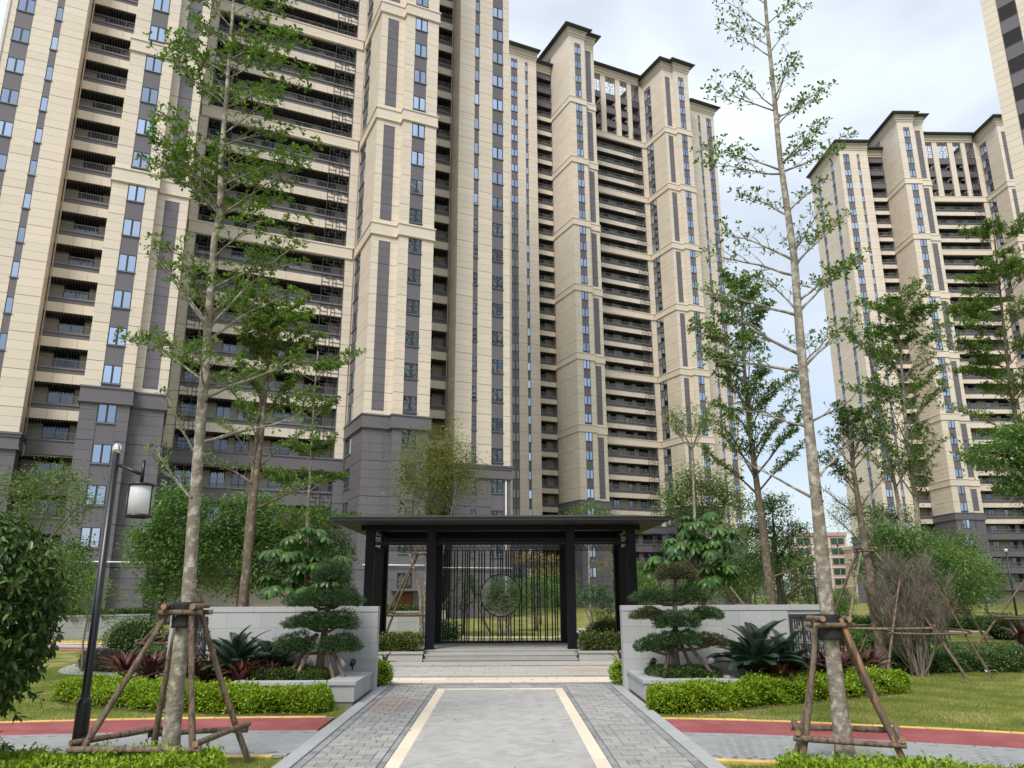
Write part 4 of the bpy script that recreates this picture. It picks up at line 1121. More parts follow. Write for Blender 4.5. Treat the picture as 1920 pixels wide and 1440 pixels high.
LF['termfine'] = leafmat('leaf_fine', (0.072, 0.132, 0.034), (0.180, 0.270, 0.062), 0.35, 0.5, 0.3, (0.264, 0.324, 0.096))
LF['dark'] = leafmat('leaf_dark', (0.034, 0.079, 0.022), (0.102, 0.180, 0.043), 0.2, 0.38, 0.45, (0.120, 0.168, 0.042))
LF['mid'] = leafmat('leaf_mid', (0.060, 0.138, 0.043), (0.162, 0.276, 0.079), 0.34, 0.45, 0.35, (0.168, 0.252, 0.060))
LF['yellowgreen'] = leafmat('leaf_yellowgreen', (0.10, 0.13, 0.025), (0.225, 0.235, 0.05), 0.35, 0.5, 0.25, (0.34, 0.29, 0.05))
LF['ochre'] = leafmat('leaf_ochre', (0.20, 0.14, 0.05), (0.34, 0.25, 0.09), 0.3, 0.6, 0.2)
LF['lime'] = leafmat('leaf_lime', (0.120, 0.215, 0.010), (0.285, 0.385, 0.022), 0.30, 0.45, 0.35, (0.40, 0.47, 0.04))
LF['boxgreen'] = leafmat('leaf_boxgreen', (0.030, 0.065, 0.014), (0.090, 0.150, 0.026), 0.22, 0.45, 0.35, (0.14, 0.2, 0.04))
LF['mixed'] = leafmat('leaf_mixed_hedge', (0.050, 0.085, 0.018), (0.17, 0.19, 0.055), 0.25, 0.45, 0.35, (0.36, 0.30, 0.14))
LF['needle'] = leafmat('leaf_podocarpus', (0.024, 0.058, 0.020), (0.072, 0.130, 0.042), 0.18, 0.5, 0.3)
LF['rust'] = leafmat('leaf_rusty_podocarpus', (0.040, 0.058, 0.022), (0.125, 0.095, 0.052), 0.15, 0.6, 0.2)
LF['purple'] = leafmat('leaf_purple_cover', (0.045, 0.038, 0.035), (0.105, 0.085, 0.07), 0.15, 0.6, 0.2)
LF['redbush'] = leafmat('leaf_red_bush', (0.075, 0.040, 0.016), (0.19, 0.075, 0.025), 0.2, 0.5, 0.3, (0.10, 0.12, 0.03))
LF['grass'] = leafmat('grass_blade', (0.135, 0.190, 0.032), (0.280, 0.310, 0.075), 0.35, 0.6, 0.2, (0.42, 0.36, 0.15))
LF['schef'] = leafmat('leaf_schefflera', (0.024, 0.072, 0.016), (0.078, 0.160, 0.030), 0.22, 0.4, 0.4)
LF['cycad'] = leafmat('leaf_cycad', (0.012, 0.032, 0.018), (0.032, 0.066, 0.034), 0.08, 0.4, 0.35)
LF['cordy'] = leafmat('leaf_cordyline_dark', (0.032, 0.011, 0.014), (0.095, 0.032, 0.032), 0.15, 0.35, 0.5)
LF['cordyred'] = leafmat('leaf_cordyline_red', (0.10, 0.028, 0.016), (0.24, 0.080, 0.030), 0.22, 0.35, 0.45)
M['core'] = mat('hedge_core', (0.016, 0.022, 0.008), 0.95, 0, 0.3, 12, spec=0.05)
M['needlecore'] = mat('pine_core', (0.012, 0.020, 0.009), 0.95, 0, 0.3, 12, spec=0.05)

gm = LF['grass']; _n, _l = gm.node_tree.nodes, gm.node_tree.links
_ad = [q for q in _n if q.type == 'MATH' and q.operation == 'FRACT'][0]; _rp = [q for q in _n if q.type == 'VALTORGB'][0]
_g = _n.new('ShaderNodeNewGeometry'); _nt = _n.new('ShaderNodeTexNoise'); _nt.inputs['Scale'].default_value = 1.5; _nt.inputs['Detail'].default_value = 6; _l.new(_g.outputs['Position'], _nt.inputs['Vector'])
_mr = _n.new('ShaderNodeMapRange'); _mr.inputs['From Min'].default_value = 0.36; _mr.inputs['From Max'].default_value = 0.66; _mr.inputs['To Min'].default_value = -0.25; _mr.inputs['To Max'].default_value = 0.62; _l.new(_nt.outputs['Fac'], _mr.inputs['Value'])
_m = _n.new('ShaderNodeMath'); _m.operation = 'MULTIPLY_ADD'; _m.inputs[1].default_value = 0.55; _l.new(_ad.outputs[0], _m.inputs[0]); _l.new(_mr.outputs[0], _m.inputs[2]); _l.new(_m.outputs[0], _rp.inputs[0])
def V3(a): return Vector(a)
class Leaves:
    def __init__(s): s.P, s.D, s.N, s.L = [], [], [], []
    def put(s, p, d, n, l): s.P.append(tuple(p)); s.D.append(tuple(d)); s.N.append(tuple(n)); s.L.append(l)
    def rosette(s, p, axis, n, l, spread=0.9):
        ax = V3(axis).normalized(); o = ax.orthogonal().normalized(); b = ax.cross(o); a0 = random.uniform(0, 6.28)
        for i in range(n):
            a = a0 + i * 6.283 / n + random.uniform(-0.4, 0.4); k = spread * random.uniform(0.6, 1.2)
            d = ax * (1.0 - 0.55*k) + (o * math.cos(a) + b * math.sin(a)) * k + V3((0, 0, random.uniform(-0.25, 0.25)))
            s.put(p, d, V3((0, 0, 1)) + V3((random.uniform(-.5, .5), random.uniform(-.5, .5), 0)), l * random.uniform(0.65, 1.15))
    def cluster(s, p, n, rad, l):
        for i in range(n):
            q = V3(p) + V3((random.gauss(0, 1), random.gauss(0, 1), random.gauss(0, 0.8))) * rad * 0.5
            d = V3((random.gauss(0, 1), random.gauss(0, 1), random.gauss(-0.15, 0.6)))
            s.put(q, d, V3((random.gauss(0, .45), random.gauss(0, .45), 1)), l * random.uniform(0.65, 1.2))
    def mesh(s, name, tmpl, m, ratio=0.5):
        L = np.array(s.L); return leaf_mesh(name, s.P, s.D, s.N, L, L * ratio, tmpl, m)

def limb_points(p0, az, L, el0, el1, n=7, wob=0.06):
    p = V3(p0); out = [p.copy()]; a = az
    for i in range(n):
        t = (i + 0.5) / n; el = R(el0 + (el1 - el0) * t + random.uniform(-6, 6)); a += random.uniform(-wob, wob) * 1.6
        p = p + V3((math.cos(a) * math.cos(el), math.sin(a) * math.cos(el), math.sin(el))) * (L / n); out.append(p.copy())
    return out
def interp_pts(pts, t):
    x = t * (len(pts) - 1); i = min(int(x), len(pts) - 2); return pts[i].lerp(pts[i+1], x - i), (pts[i+1] - pts[i]).normalized()
def tier_limb(wood, lv, p0, az, L, el0, el1, r, leaf, dens=1.0, nsec=8, flat=0.75, bare=0.0, start=0.22, sides=5):
    """one limb of a tiered tree: a curved limb, side branches in a flat spray, rosettes of leaves at the twig ends"""
    pts = limb_points(p0, az, L, el0, el1)
    wood.tube(pts, [r * (1 - 0.8 * i / (len(pts) - 1)) for i in range(len(pts))], sides + 1, 0, True)
    for k in range(nsec):
        t = start + (1 - start) * (k + random.uniform(0, 0.8)) / nsec; t = min(t, 0.99)
        p, d = interp_pts(pts, t); side = 1 if k % 2 else -1
        ang = side * R(random.uniform(32, 66)); dl = L * random.uniform(0.26, 0.46) * (1.15 - 0.55 * t)
        d2 = V3((d.x * math.cos(ang) - d.y * math.sin(ang), d.x * math.sin(ang) + d.y * math.cos(ang), d.z * flat + random.uniform(-0.1, 0.55 + (0.5 if el0 > 48 else 0))))
        az2 = math.atan2(d2.y, d2.x); e2 = math.degrees(math.asin(max(-1, min(1, d2.normalized().z))))
        sp = limb_points(p, az2, dl, e2, e2 * 0.4 + 4, 4, 0.14)
        wood.tube(sp, [r * 0.36 * (1 - 0.75 * i / 4) for i in range(5)], 4, 0, False)
        if random.random() < bare: continue
        m = max(2, int(dl / 0.11 * dens ** 0.5))
        for j in range(m):
            tt = 0.25 + 0.75 * (j + random.random() * 0.7) / m; q, dd = interp_pts(sp, min(tt, 0.999)); s2 = 1 if j % 2 else -1
            a2 = s2 * R(random.uniform(25, 75)); l2 = random.uniform(0.05, 0.16) * (L ** 0.5)
            e = V3((dd.x * math.cos(a2) - dd.y * math.sin(a2), dd.x * math.sin(a2) + dd.y * math.cos(a2), dd.z * 0.5 + random.uniform(-0.1, 0.5))).normalized()
            qe = q + e * l2; wood.tube([q, qe], [r * 0.13, r * 0.07], 3, 0, False)
            nl = max(1, int(random.uniform(3, 7) * dens + random.random()))
            lv.rosette(qe, e + V3((0, 0, 0.6)), nl, leaf)
            if random.random() < 0.6 * dens: lv.rosette(q, V3((0, 0, 1)), max(1, int(2 * dens)), leaf * 0.9)
        if random.random() < 0.9: lv.rosette(sp[-1], sp[-1] - sp[-2], max(2, int(5 * dens)), leaf)
    lv.rosette(pts[-1], pts[-1] - pts[-2], max(2, int(6 * dens)), leaf)

def trunk_tube(b, pts, r0, r1, sides=14, wob=0.03, power=0.65):
    P = [V3(p) for p in pts]; n = len(P)
    zs = [(p.z - P[0].z) / max(0.01, (P[-1].z - P[0].z)) for p in P]
    dense = []; rr = []
    for i in range(n - 1):
        k = max(1, int((P[i+1] - P[i]).length / 0.25))
        for j in range(k):
            t = j / k; dense.append(P[i].lerp(P[i+1], t)); z = zs[i] + (zs[i+1] - zs[i]) * t
            rr.append((r0 + (r1 - r0) * z ** power) * (1 + random.uniform(-wob, wob)))
    dense.append(P[-1]); rr.append(r1)
    if len(rr) > 3: rr[0] *= 1.18; rr[1] *= 1.06
    b.tube(dense, rr, sides, 0, True, True, 0.02)
def trunk_at(pts, z):
    for a, c in zip(pts[:-1], pts[1:]):
        if a[2] <= z <= c[2]: t = (z - a[2]) / (c[2] - a[2]); return V3(a).lerp(V3(c), t)
    return V3(pts[-1])
def tiered_tree(name, label, trunks, r0, r1, limbs, leaf, lf, bark, dens=1.0, cat='tree', group=None, ratio=0.5, tmpl=T_OBOV, nsec=8):
    base = trunks[0][0]
    root = thing(name, label, cat, (base[0], base[1], 0), 0, group)
    wood = MB(); lv = Leaves()
    off = V3((base[0], base[1], 0))
    tr = [[tuple(V3(p) - off) for p in t] for t in trunks]
    for i, t in enumerate(tr): trunk_tube(wood, t, r0 * (1 if i == 0 else 0.75), r1)
    for l in limbs:
        z, az, L, e0, e1 = l[:5]; dn = l[5] if len(l) > 5 else 1.0; k = l[6] if len(l) > 6 else 0; br = l[7] if len(l) > 7 else 0.0
        t = tr[k]; h = (z - t[0][2]) / max(0.1, t[-1][2] - t[0][2]); rt = r0 + (r1 - r0) * min(1, max(0, h)) ** 0.65
        tier_limb(wood, lv, trunk_at(t, z), R(az), L, e0, e1, max(0.010 * L ** 0.5, min(0.40 * rt, 0.021 * L ** 0.9)), leaf, dens * dn, nsec, bare=br)
    if r0 > 0.09 and bark == 'bark_pale' and base[1] < 10:      # branch scars and pruned stubs on the near trunks
        for _ in range(11):
            z = random.uniform(0.5, 4.2); q = trunk_at(tr[0], z); a = random.uniform(0, 6.28); h = z / tr[0][-1][2]; rt = r0 + (r1 - r0) * h ** 0.65
            d = V3((math.cos(a), math.sin(a), random.uniform(0, 0.3))); kk = random.choice((0.009, 0.012, 0.017))
            wood.tube([q + d*rt*0.8, q + d*(rt + kk*0.25)], [kk*1.2, kk*0.9], 7, 1 if random.random() < 0.6 else 0, True, False)
    tr_o = wood.build('trunk', [M[bark], M['bark_dark']], root)
    if lv.P: link('crown', lv.mesh('crown', tmpl, LF[lf], ratio), root)
    return root

# ------------------------------------------------------------------ the two tall trees beside the path
TL = [(-3.21, 7.9, -0.05), (-3.21, 7.9, 0.73), (-3.21, 7.9, 1.21), (-3.18, 7.9, 1.56), (-3.21, 7.9, 2.34), (-3.23, 7.9, 3.1), (-3.25, 7.9, 4.01), (-3.27, 7.91, 4.49), (-3.29, 7.9, 5.43), (-3.27, 7.92, 5.8), (-3.31, 7.9, 6.42), (-3.32, 7.9, 7.1), (-3.34, 7.9, 7.85), (-3.36, 7.9, 8.6), (-3.38, 7.9, 9.4)]
LL = [(3.15, 12, 1.0, 12, 8, 0.3), (3.0, 200, 0.75, 48, 60, 0.12, 0, 0.6), (2.55, 168, 0.72, 34, 40, 0.5),
      (3.62, 25, 1.05, 22, 22, 0.9), (3.80, 172, 0.95, 30, 12, 1.0), (3.7, 70, 0.7, 25, 10, 0.9), (3.75, -75, 0.6, 25, 10, 0.9), (3.95, 140, 0.9, 30, 12, 0.9),
      (4.25, 4, 0.95, 40, 12, 1.0), (4.38, 10, 1.35, 52, 30, 1.25), (4.42, 158, 1.05, 48, 30, 0.8), (4.4, 184, 1.05, 40, 48, 0.15, 0, 0.7), (4.5, 95, 0.7, 40, 20, 1), (4.5, -100, 0.6, 40, 20, 1),
      (4.85, 30, 0.9, 35, 8, 1.1), (5.0, 190, 0.7, 30, 10, 0.7), (5.2, -30, 0.75, 25, 8, 1.0),
      (5.72, 8, 1.15, 38, 26, 1.25), (5.74, 172, 0.95, 42, 16, 1.2), (5.72, 60, 0.9, 35, 12, 1.2), (5.76, 120, 0.9, 35, 12, 1.2), (5.8, -60, 0.75, 35, 12, 1.2), (5.8, -120, 0.75, 35, 12, 1.2),
      (6.05, 178, 0.95, 25, 6, 1.3), (6.1, 5, 0.85, 25, 8, 1.2), (6.2, 80, 0.7, 25, 8, 1.1), (6.3, 215, 0.75, 20, 8, 1.1), (6.35, 150, 0.8, 22, 10, 1.1),
      (6.55, 182, 0.85, 25, 12, 0.9), (6.6, 20, 0.8, 28, 14, 0.9), (6.75, -20, 0.7, 28, 14, 0.9),
      (7.12, 176, 1.15, 36, 32, 1.0), (7.1, 14, 1.0, 34, 22, 1.1), (7.2, 60, 0.8, 40, 16, 1.1), (7.2, 140, 0.8, 40, 16, 1.1), (7.25, -50, 0.7, 35, 18, 1.1), (7.3, -130, 0.7, 35, 18, 1.1),
      (7.5, 4, 0.9, 30, 12, 1.2), (7.55, 170, 0.85, 32, 20, 1.1), (7.75, 40, 0.8, 40, 20, 1.2), (7.9, 150, 0.9, 42, 28, 1.0), (8.05, -10, 0.8, 40, 20, 1.1), (8.2, 185, 0.8, 45, 30, 1.0),
      (8.4, 30, 0.7, 45, 25, 1), (8.6, 160, 0.7, 45, 30, 1), (8.8, 0, 0.6, 50, 35, 1), (9.0, 180, 0.6, 50, 35, 1)]
LL = [(l[0], l[1], l[2], l[3] + 8, l[4] + 9) + tuple(l[5:]) for l in LL]
tiered_tree('tree', 'tall pale-trunked leafy tree left of the path, standing in a four-legged log support', [TL], 0.092, 0.012, LL, 0.066, 'term', 'bark_pale', 1.3, group='tall staked trees by the path', ratio=0.46, nsec=11)
TRP = [(2.98, 7.6, -0.05), (2.97, 7.6, 0.61), (2.96, 7.6, 1.11), (2.95, 7.6, 1.49), (2.96, 7.6, 2.19), (2.96, 7.6, 2.81), (2.96, 7.6, 3.45), (2.96, 7.6, 3.84), (2.97, 7.6, 4.36), (2.99, 7.6, 5.08), (2.97, 7.6, 5.7), (2.95, 7.6, 6.22), (2.96, 7.6, 7.16), (2.96, 7.6, 7.87), (2.97, 7.6, 8.31), (2.98, 7.6, 9.2)]
k_ = 8.0 / 7.6
TRP = [(x*k_, 8.0, 1.65 + (z - 1.65)*k_) for x, y, z in TRP]; TRP[0] = (TRP[0][0], 8.0, -0.05)
LR = [(2.55, 150, 0.8, 35, 30, 0.0, 0, 1.0), (2.75, 20, 0.85, 40, 30, 0.0, 0, 1.0), (3.3, 168, 0.7, 20, 25, 0.05, 0, 0.8), (3.35, 12, 0.7, 25, 30, 0.03, 0, 0.9),
      (3.92, 160, 1.0, 15, 18, 0.35), (3.95, 15, 0.95, 42, 40, 0.5), (4.05, 60, 0.6, 40, 40, 0.3), (4.1, 165, 1.2, 30, 52, 0.4), (4.0, -70, 0.5, 30, 30, 0.3),
      (4.55, 172, 1.0, 18, 20, 0.4), (4.58, 8, 0.95, 48, 42, 0.9), (4.7, 25, 0.95, 40, 30, 0.7), (4.6, 120, 0.7, 50, 50, 0.3),
      (5.02, 176, 0.95, 20, 18, 0.4), (5.12, 12, 0.85, 50, 40, 0.6), (5.2, 160, 0.85, 35, 30, 0.55), (5.25, 60, 0.6, 45, 40, 0.4), (5.3, -60, 0.55, 40, 40, 0.4),
      (5.75, 150, 0.6, 45, 40, 0.45), (5.8, 20, 0.6, 45, 40, 0.4), (6.28, 174, 0.82, 8, 16, 0.75), (6.32, 168, 0.9, 28, 22, 0.6), (6.3, 8, 0.9, 30, 26, 0.7), (6.4, 40, 0.7, 40, 30, 0.55), (6.4, -50, 0.55, 30, 25, 0.5),
      (6.9, 10, 0.85, 48, 40, 0.55), (7.0, 20, 0.7, 35, 30, 0.5), (7.1, 172, 0.8, 28, 26, 0.6), (7.15, 150, 0.7, 55, 60, 0.25), (7.2, 30, 0.75, 60, 60, 0.3), (7.25, -70, 0.5, 45, 45, 0.3),
      (7.85, 165, 0.75, 45, 50, 0.35), (7.9, 15, 0.8, 60, 50, 0.35), (8.0, 120, 0.6, 55, 55, 0.3), (8.25, 178, 0.7, 40, 40, 0.35), (8.3, 10, 0.65, 50, 45, 0.35), (8.6, 150, 0.6, 55, 55, 0.3), (8.7, 30, 0.6, 55, 55, 0.3)]
tiered_tree('tree', 'tall sparse tree with thin open crown right of the path, in a four-legged log support', [TRP], 0.093, 0.014, LR, 0.060, 'term', 'bark_pale', 1.6, group='tall staked trees by the path', ratio=0.5, nsec=9)

def log(b, p, q, r, mi=0, n=9, mic=1):
    p, q = V3(p), V3(q); k = max(2, int((q - p).length / 0.18)); pts = []; rr = []
    bow = V3((random.uniform(-1, 1), random.uniform(-1, 1), random.uniform(-1, 1))) * (q - p).length * 0.012
    for i in range(k + 1):
        t = i / k; pts.append(p.lerp(q, t) + bow * math.sin(math.pi * t)); rr.append(r * (1.08 - 0.16*t) * (1 + random.uniform(-0.06, 0.06)))
    b.tube(pts, rr, n, mi, False, True, 0.05)
    for _ in range(int((q - p).length * 5)):
        c0, d0 = interp_pts(pts, random.random()); o_ = d0.orthogonal().normalized(); o_ = Matrix.Rotation(random.uniform(0, 6.28), 3, d0) @ o_
        b.tube([c0 + o_*r*0.75, c0 + o_*r*random.uniform(1.2, 1.6) + d0*r*0.4], [r*0.28, r*0.14], 5, mi, True, False)
    for a, c, s_ in ((pts[0], pts[1], 1), (pts[-1], pts[-2], -1)):
        d = (c - a).normalized(); o = d.orthogonal().normalized(); bi = d.cross(o); rad = rr[0] if s_ > 0 else rr[-1]
        vs = [tuple(a + o*math.cos(6.283*j/n)*rad + bi*math.sin(6.283*j/n)*rad) for j in range(n)]; b.add(vs, [tuple(range(n-1, -1, -1) if s_ > 0 else range(n))], mic)
def support(label, corners, top, zt, zb, r, top_r=0.13, rails=True, wrap_r=0.0, collar=True, trunk_r=0.1):
    cx, cy = top
    root = thing('tree_support', label, 'tree support', (cx, cy, 0), 0, 'log supports round young trees')
    tops = []
    for i, (x, y) in enumerate(corners):
        dx, dy = x - cx, y - cy; d = math.hypot(dx, dy); f = (d + 0) / max(0.01, 1 - zb / zt)
        gx, gy = dx + dx / d * (d - top_r) * zb / (zt - zb), dy + dy / d * (d - top_r) * zb / (zt - zb)
        b = MB(); log(b, (gx, gy, -0.03), (dx / d * top_r * 0.9, dy / d * top_r * 0.9, zt + 0.03), r); o_ = b.build('pole', [M['peeled' if ('peeled' in label and i == 1) else 'stake'], M['stake_cut']], root)
        if 'peeled' in label and i == 1: o_['label'] = 'pole with orange wood where the bark has peeled'
    if rails:
        for i in range(len(corners)):
            (x0, y0), (x1, y1) = corners[i], corners[(i + 1) % len(corners)]
            a, c = V3((x0 - cx, y0 - cy, zb)), V3((x1 - cx, y1 - cy, zb)); d = (c - a).normalized(); nrm = V3((d.y, -d.x, 0)) * (r * 1.9)
            dz = V3((0, 0, r * 0.9 * (1 if i % 2 else -1)))
            b = MB(); log(b, a - d*0.09 + nrm + dz, c + d*0.09 + nrm + dz, r * 0.92); b.build('rail', [M['stake'], M['stake_cut']], root)
    if collar:
        q = trunk_r + r * 1.1
        for i, (dx, dy) in enumerate(((1, 0), (0, 1), (1, 0), (0, 1))):
            s_ = -1 if i < 2 else 1
            o = V3((0, s_*q, zt - 0.03)) if dx else V3((s_*q, 0, zt + 0.03)); h = V3((dx, dy, 0)) * (trunk_r + 0.10)
            b = MB(); log(b, o - h, o + h, r * 0.85); b.build('collar_bar', [M['stake'], M['stake_cut']], root)
    if wrap_r:
        b = MB(); n = 9; b.tube([(0.0, 0, zt - 0.17 + 0.03*i) for i in range(n)], [wrap_r * (1 + random.uniform(0, 0.1)) for i in range(n)], 14, 0, True, True, 0.04); b.build('trunk_wrap', [M['wrap']], root)
    return root
support('log support under the leafy tall tree beside the black lamp post', [(-3.85, 7.55), (-2.85, 7.52), (-2.76, 8.45), (-3.48, 8.22)], (-3.19, 7.9), 1.50, 0.34, 0.030, 0.15, True, 0.118, True, 0.105)
support('log support under the sparse tall tree at the lower right, one pole peeled orange', [(2.76, 8.0), (3.47, 7.66), (3.74, 8.34), (2.90, 8.48)], (3.11, 8.0), 1.36, 0.33, 0.029, 0.13, True, 0.11, True, 0.095)

# ------------------------------------------------------------------ lamp post
M['lampblack'] = mat('lamp_black', (0.014, 0.015, 0.019), 0.35, 0, 0.08, 3, spec=0.5)
M['chrome'] = mat('chrome', (0.8, 0.8, 0.8), 0.12, 0, 0.02, metal=1.0)
M['opal'] = leafmat('opal_diffuser', (0.85, 0.85, 0.87), (0.85, 0.85, 0.87), 0.0)
_n, _l = M['opal'].node_tree.nodes, M['opal'].node_tree.links
_t = _n.new('ShaderNodeBsdfTranslucent'); _t.inputs['Color'].default_value = (0.97, 0.97, 0.99, 1); _m = _n.new('ShaderNodeMixShader'); _m.inputs[0].default_value = 0.5
_l.new(_n['Principled BSDF'].outputs[0], _m.inputs[1]); _l.new(_t.outputs[0], _m.inputs[2]); _l.new(_m.outputs[0], _n['Material Output'].inputs['Surface'])
lp = thing('lamp_post', 'black garden lamp post with white drum lantern hanging from its arm', 'lamp post', (-4.12, 8.0, 0))
b = MB(); b.lathe([(0.0, -0.05), (0.072, -0.05), (0.070, 0.0), (0.066, 0.64), (0.066, 0.645), (0.048, 0.69), (0.0, 0.69)], 20); b.build('base_sleeve', [M['lampblack']], lp)
b = MB(); b.lathe([(0.040, 0.69), (0.036, 3.06), (0.0, 3.06)], 20); b.build('pole', [M['lampblack']], lp)
b = MB(); b.lathe([(0.0, 3.05), (0.03, 3.052), (0.044, 3.075), (0.049, 3.105), (0.042, 3.14), (0.022, 3.163), (0.0, 3.167)], 18); b.build('finial', [M['chrome']], lp)
b = MB(); b.tube([(0.03, 0, 2.94), (0.31, -0.02, 2.835)], [0.018, 0.018], 10); b.tube([(0.305, -0.02, 2.74), (0.305, -0.02, 2.985)], [0.019, 0.019], 10); b.build('arm', [M['lampblack']], lp)
ln = MB(); ln.lathe([(0.0, 2.742), (0.125, 2.742), (0.131, 2.735), (0.131, 2.715), (0.118, 2.713)], 28, 0, (0.305, -0.02, 0)); ln.lathe([(0.118, 2.425), (0.131, 2.423), (0.131, 2.40), (0.112, 2.395), (0.11, 2.41)], 28, 0, (0.305, -0.02, 0))
lno = ln.build('lantern_frame', [M['lampblack']], lp)
b = MB(); b.lathe([(0.0, 2.712), (0.116, 2.712), (0.119, 2.57), (0.116, 2.424), (0.0, 2.42)], 28, 0, (0.305, -0.02, 0)); b.build('diffuser', [M['opal']], lno)
for a in (R(-125), R(-5), R(115)):
    b = MB(); b.box(-0.006, 0.006, -0.006, 0.006, 2.42, 2.72); b.build('rib', [M['lampblack']], lno, (0.305 + 0.124*math.cos(a), -0.02 + 0.124*math.sin(a), 0), a)

# ------------------------------------------------------------------ hedges and shrubs
def sweep_hedge(name, label, path, h, leaf, lf, dens, cat='hedge', group=None, z0=0.0, lump=0.12, tmpl=T_OVAL, ratio=0.55, core='core'):
    """path: (x, y, half-width); leaves over a rounded, uneven body with a dark core inside"""
    P = catmull([(x, y) for x, y, w in path], 10); wv = np.interp(np.linspace(0, 1, len(P)), np.linspace(0, 1, len(path)), [w for x, y, w in path])
    sg = np.linalg.norm(np.diff(P, axis=0), axis=1); S = np.concatenate([[0], np.cumsum(sg)]); Lh = S[-1]; wm_ = float(np.mean(wv))
    area = Lh * (2 * h + 2 * wm_) + 3 * wm_ * h; n = int(area * dens)
    s_ = RNG.uniform(-0.6 * wm_, Lh + 0.6 * wm_, n); th = RNG.uniform(0.0, math.pi, n)
    px_, py_ = np.interp(s_, S, P[:, 0]), np.interp(s_, S, P[:, 1]); w = np.interp(s_, S, wv)
    dx, dy = np.gradient(P[:, 0], S), np.gradient(P[:, 1], S); tx, ty = np.interp(s_, S, dx), np.interp(s_, S, dy); nn = np.sqrt(tx*tx + ty*ty) + 1e-9; tx, ty = tx/nn, ty/nn
    over = np.where(s_ < 0, s_, np.where(s_ > Lh, s_ - Lh, 0)); cap = np.sqrt(np.clip(1 - (over / (0.62 * w))**2, 0, 1)); px_ += tx * over; py_ += ty * over
    e = 0.72
    c, si = np.sign(np.cos(th)) * np.abs(np.cos(th))**e, np.abs(np.sin(th))**e
    bump = 1 + lump * (np.sin(s_*5.1 + th*3) + np.sin(s_*11.3 - th*5 + 1.3) + np.sin(s_*2.3 + 2)) * 0.6
    rad = np.where(RNG.uniform(0, 1, n) < 0.07, RNG.uniform(1.0, 1.2, n), RNG.uniform(0.84, 1.03, n)) * bump
    lat, zz = c * w * cap * rad, z0 + si * h * (0.35 + 0.65*cap) * rad
    X = np.stack([px_ - ty * lat, py_ + tx * lat, np.maximum(zz, z0 + 0.01)], 1)
    out = np.stack([-ty * np.cos(th), tx * np.cos(th), np.sin(th) + 0.35], 1)
    D = out * 0.7 + rand_dirs(n) * 0.9; N = np.array([0, 0, 1.0]) + rand_dirs(n) * 0.6 + out * 0.3
    Ls = leaf * RNG.uniform(0.65, 1.2, n)
    root = thing(name, label, cat, (float(P[0][0]), float(P[0][1]), 0), 0, group); off = np.array([P[0][0], P[0][1], 0])
    link('foliage', leaf_mesh('foliage', X - off, D, N, Ls, Ls * ratio, tmpl, LF[lf]), root)
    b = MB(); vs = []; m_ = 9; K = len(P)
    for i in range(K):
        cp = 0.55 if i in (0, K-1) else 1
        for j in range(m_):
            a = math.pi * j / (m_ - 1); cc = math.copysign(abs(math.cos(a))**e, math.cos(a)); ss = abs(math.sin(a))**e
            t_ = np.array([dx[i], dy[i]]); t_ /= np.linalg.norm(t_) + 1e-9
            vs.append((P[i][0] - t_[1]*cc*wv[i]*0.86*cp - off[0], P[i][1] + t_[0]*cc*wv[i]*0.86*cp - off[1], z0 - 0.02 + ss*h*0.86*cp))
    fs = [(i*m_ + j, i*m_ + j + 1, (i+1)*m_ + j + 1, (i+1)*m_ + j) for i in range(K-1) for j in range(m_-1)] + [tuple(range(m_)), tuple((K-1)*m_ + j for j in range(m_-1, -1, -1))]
    b.add(vs, fs); b.build('opaque_core', [M[core]], root)  # solid dark body added inside so the foliage is not see-through
    return root
def ball(name, label, c, rx, ry, rz, leaf, lf, n, cat='shrub', group=None, ratio=0.5, tmpl=T_OVAL, core=True, zmin=-0.55):
    root = thing(name, label, cat, (c[0], c[1], 0), 0, group)
    d = rand_dirs(n, zmin, 1.0); r = RNG.uniform(0.84, 1.04, n) * (1 + 0.06*np.sin(d[:, 0]*7 + d[:, 2]*5) + 0.05*np.sin(d[:, 1]*9 + 1))
    X = d * r[:, None] * np.array([rx, ry, rz]) + np.array([0, 0, c[2]]); X[:, 2] = np.maximum(X[:, 2], 0.01)
    Ls = leaf * RNG.uniform(0.65, 1.2, n)
    link('foliage', leaf_mesh('foliage', X, d*0.8 + rand_dirs(n)*0.8, d*0.6 + np.array([0, 0, 0.7]) + rand_dirs(n)*0.5, Ls, Ls*ratio, tmpl, LF[lf]), root)
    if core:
        b = MB(); b.lathe([(0.01, c[2] - rz*0.8)] + [(0.85*rx*math.sin(math.pi*i/8), c[2] - rz*0.85*math.cos(math.pi*i/8)) for i in range(1, 8)] + [(0.01, c[2] + rz*0.84)], 12); b.build('opaque_core', [M['core']], root)  # opaque dark filler added to stop views through the leaves
    return root
sweep_hedge('hedge', 'lime green clipped hedge along the lawn left of the path', [(-7.0, 13.5, 0.42), (-6.1, 13.0, 0.5), (-5.0, 12.45, 0.42), (-3.9, 12.15, 0.36), (-2.85, 12.08, 0.34)], 0.315, 0.048, 'lime', 3900, group='lime hedges')
sweep_hedge('hedge', 'lime green clipped hedge along the lawn right of the path', [(2.15, 11.85, 0.30), (3.0, 12.3, 0.36), (4.2, 13.1, 0.46), (5.4, 13.85, 0.55), (6.35, 14.3, 0.48)], 0.325, 0.048, 'lime', 4200, group='lime hedges')
sweep_hedge('hedge', 'low lime hedge at the bottom left round the lamp post foot', [(-8.2, 7.6, 0.62), (-6.0, 7.5, 0.62), (-4.2, 7.42, 0.60), (-2.85, 7.38, 0.52)], 0.27, 0.042, 'lime', 4200, group='lime hedges')
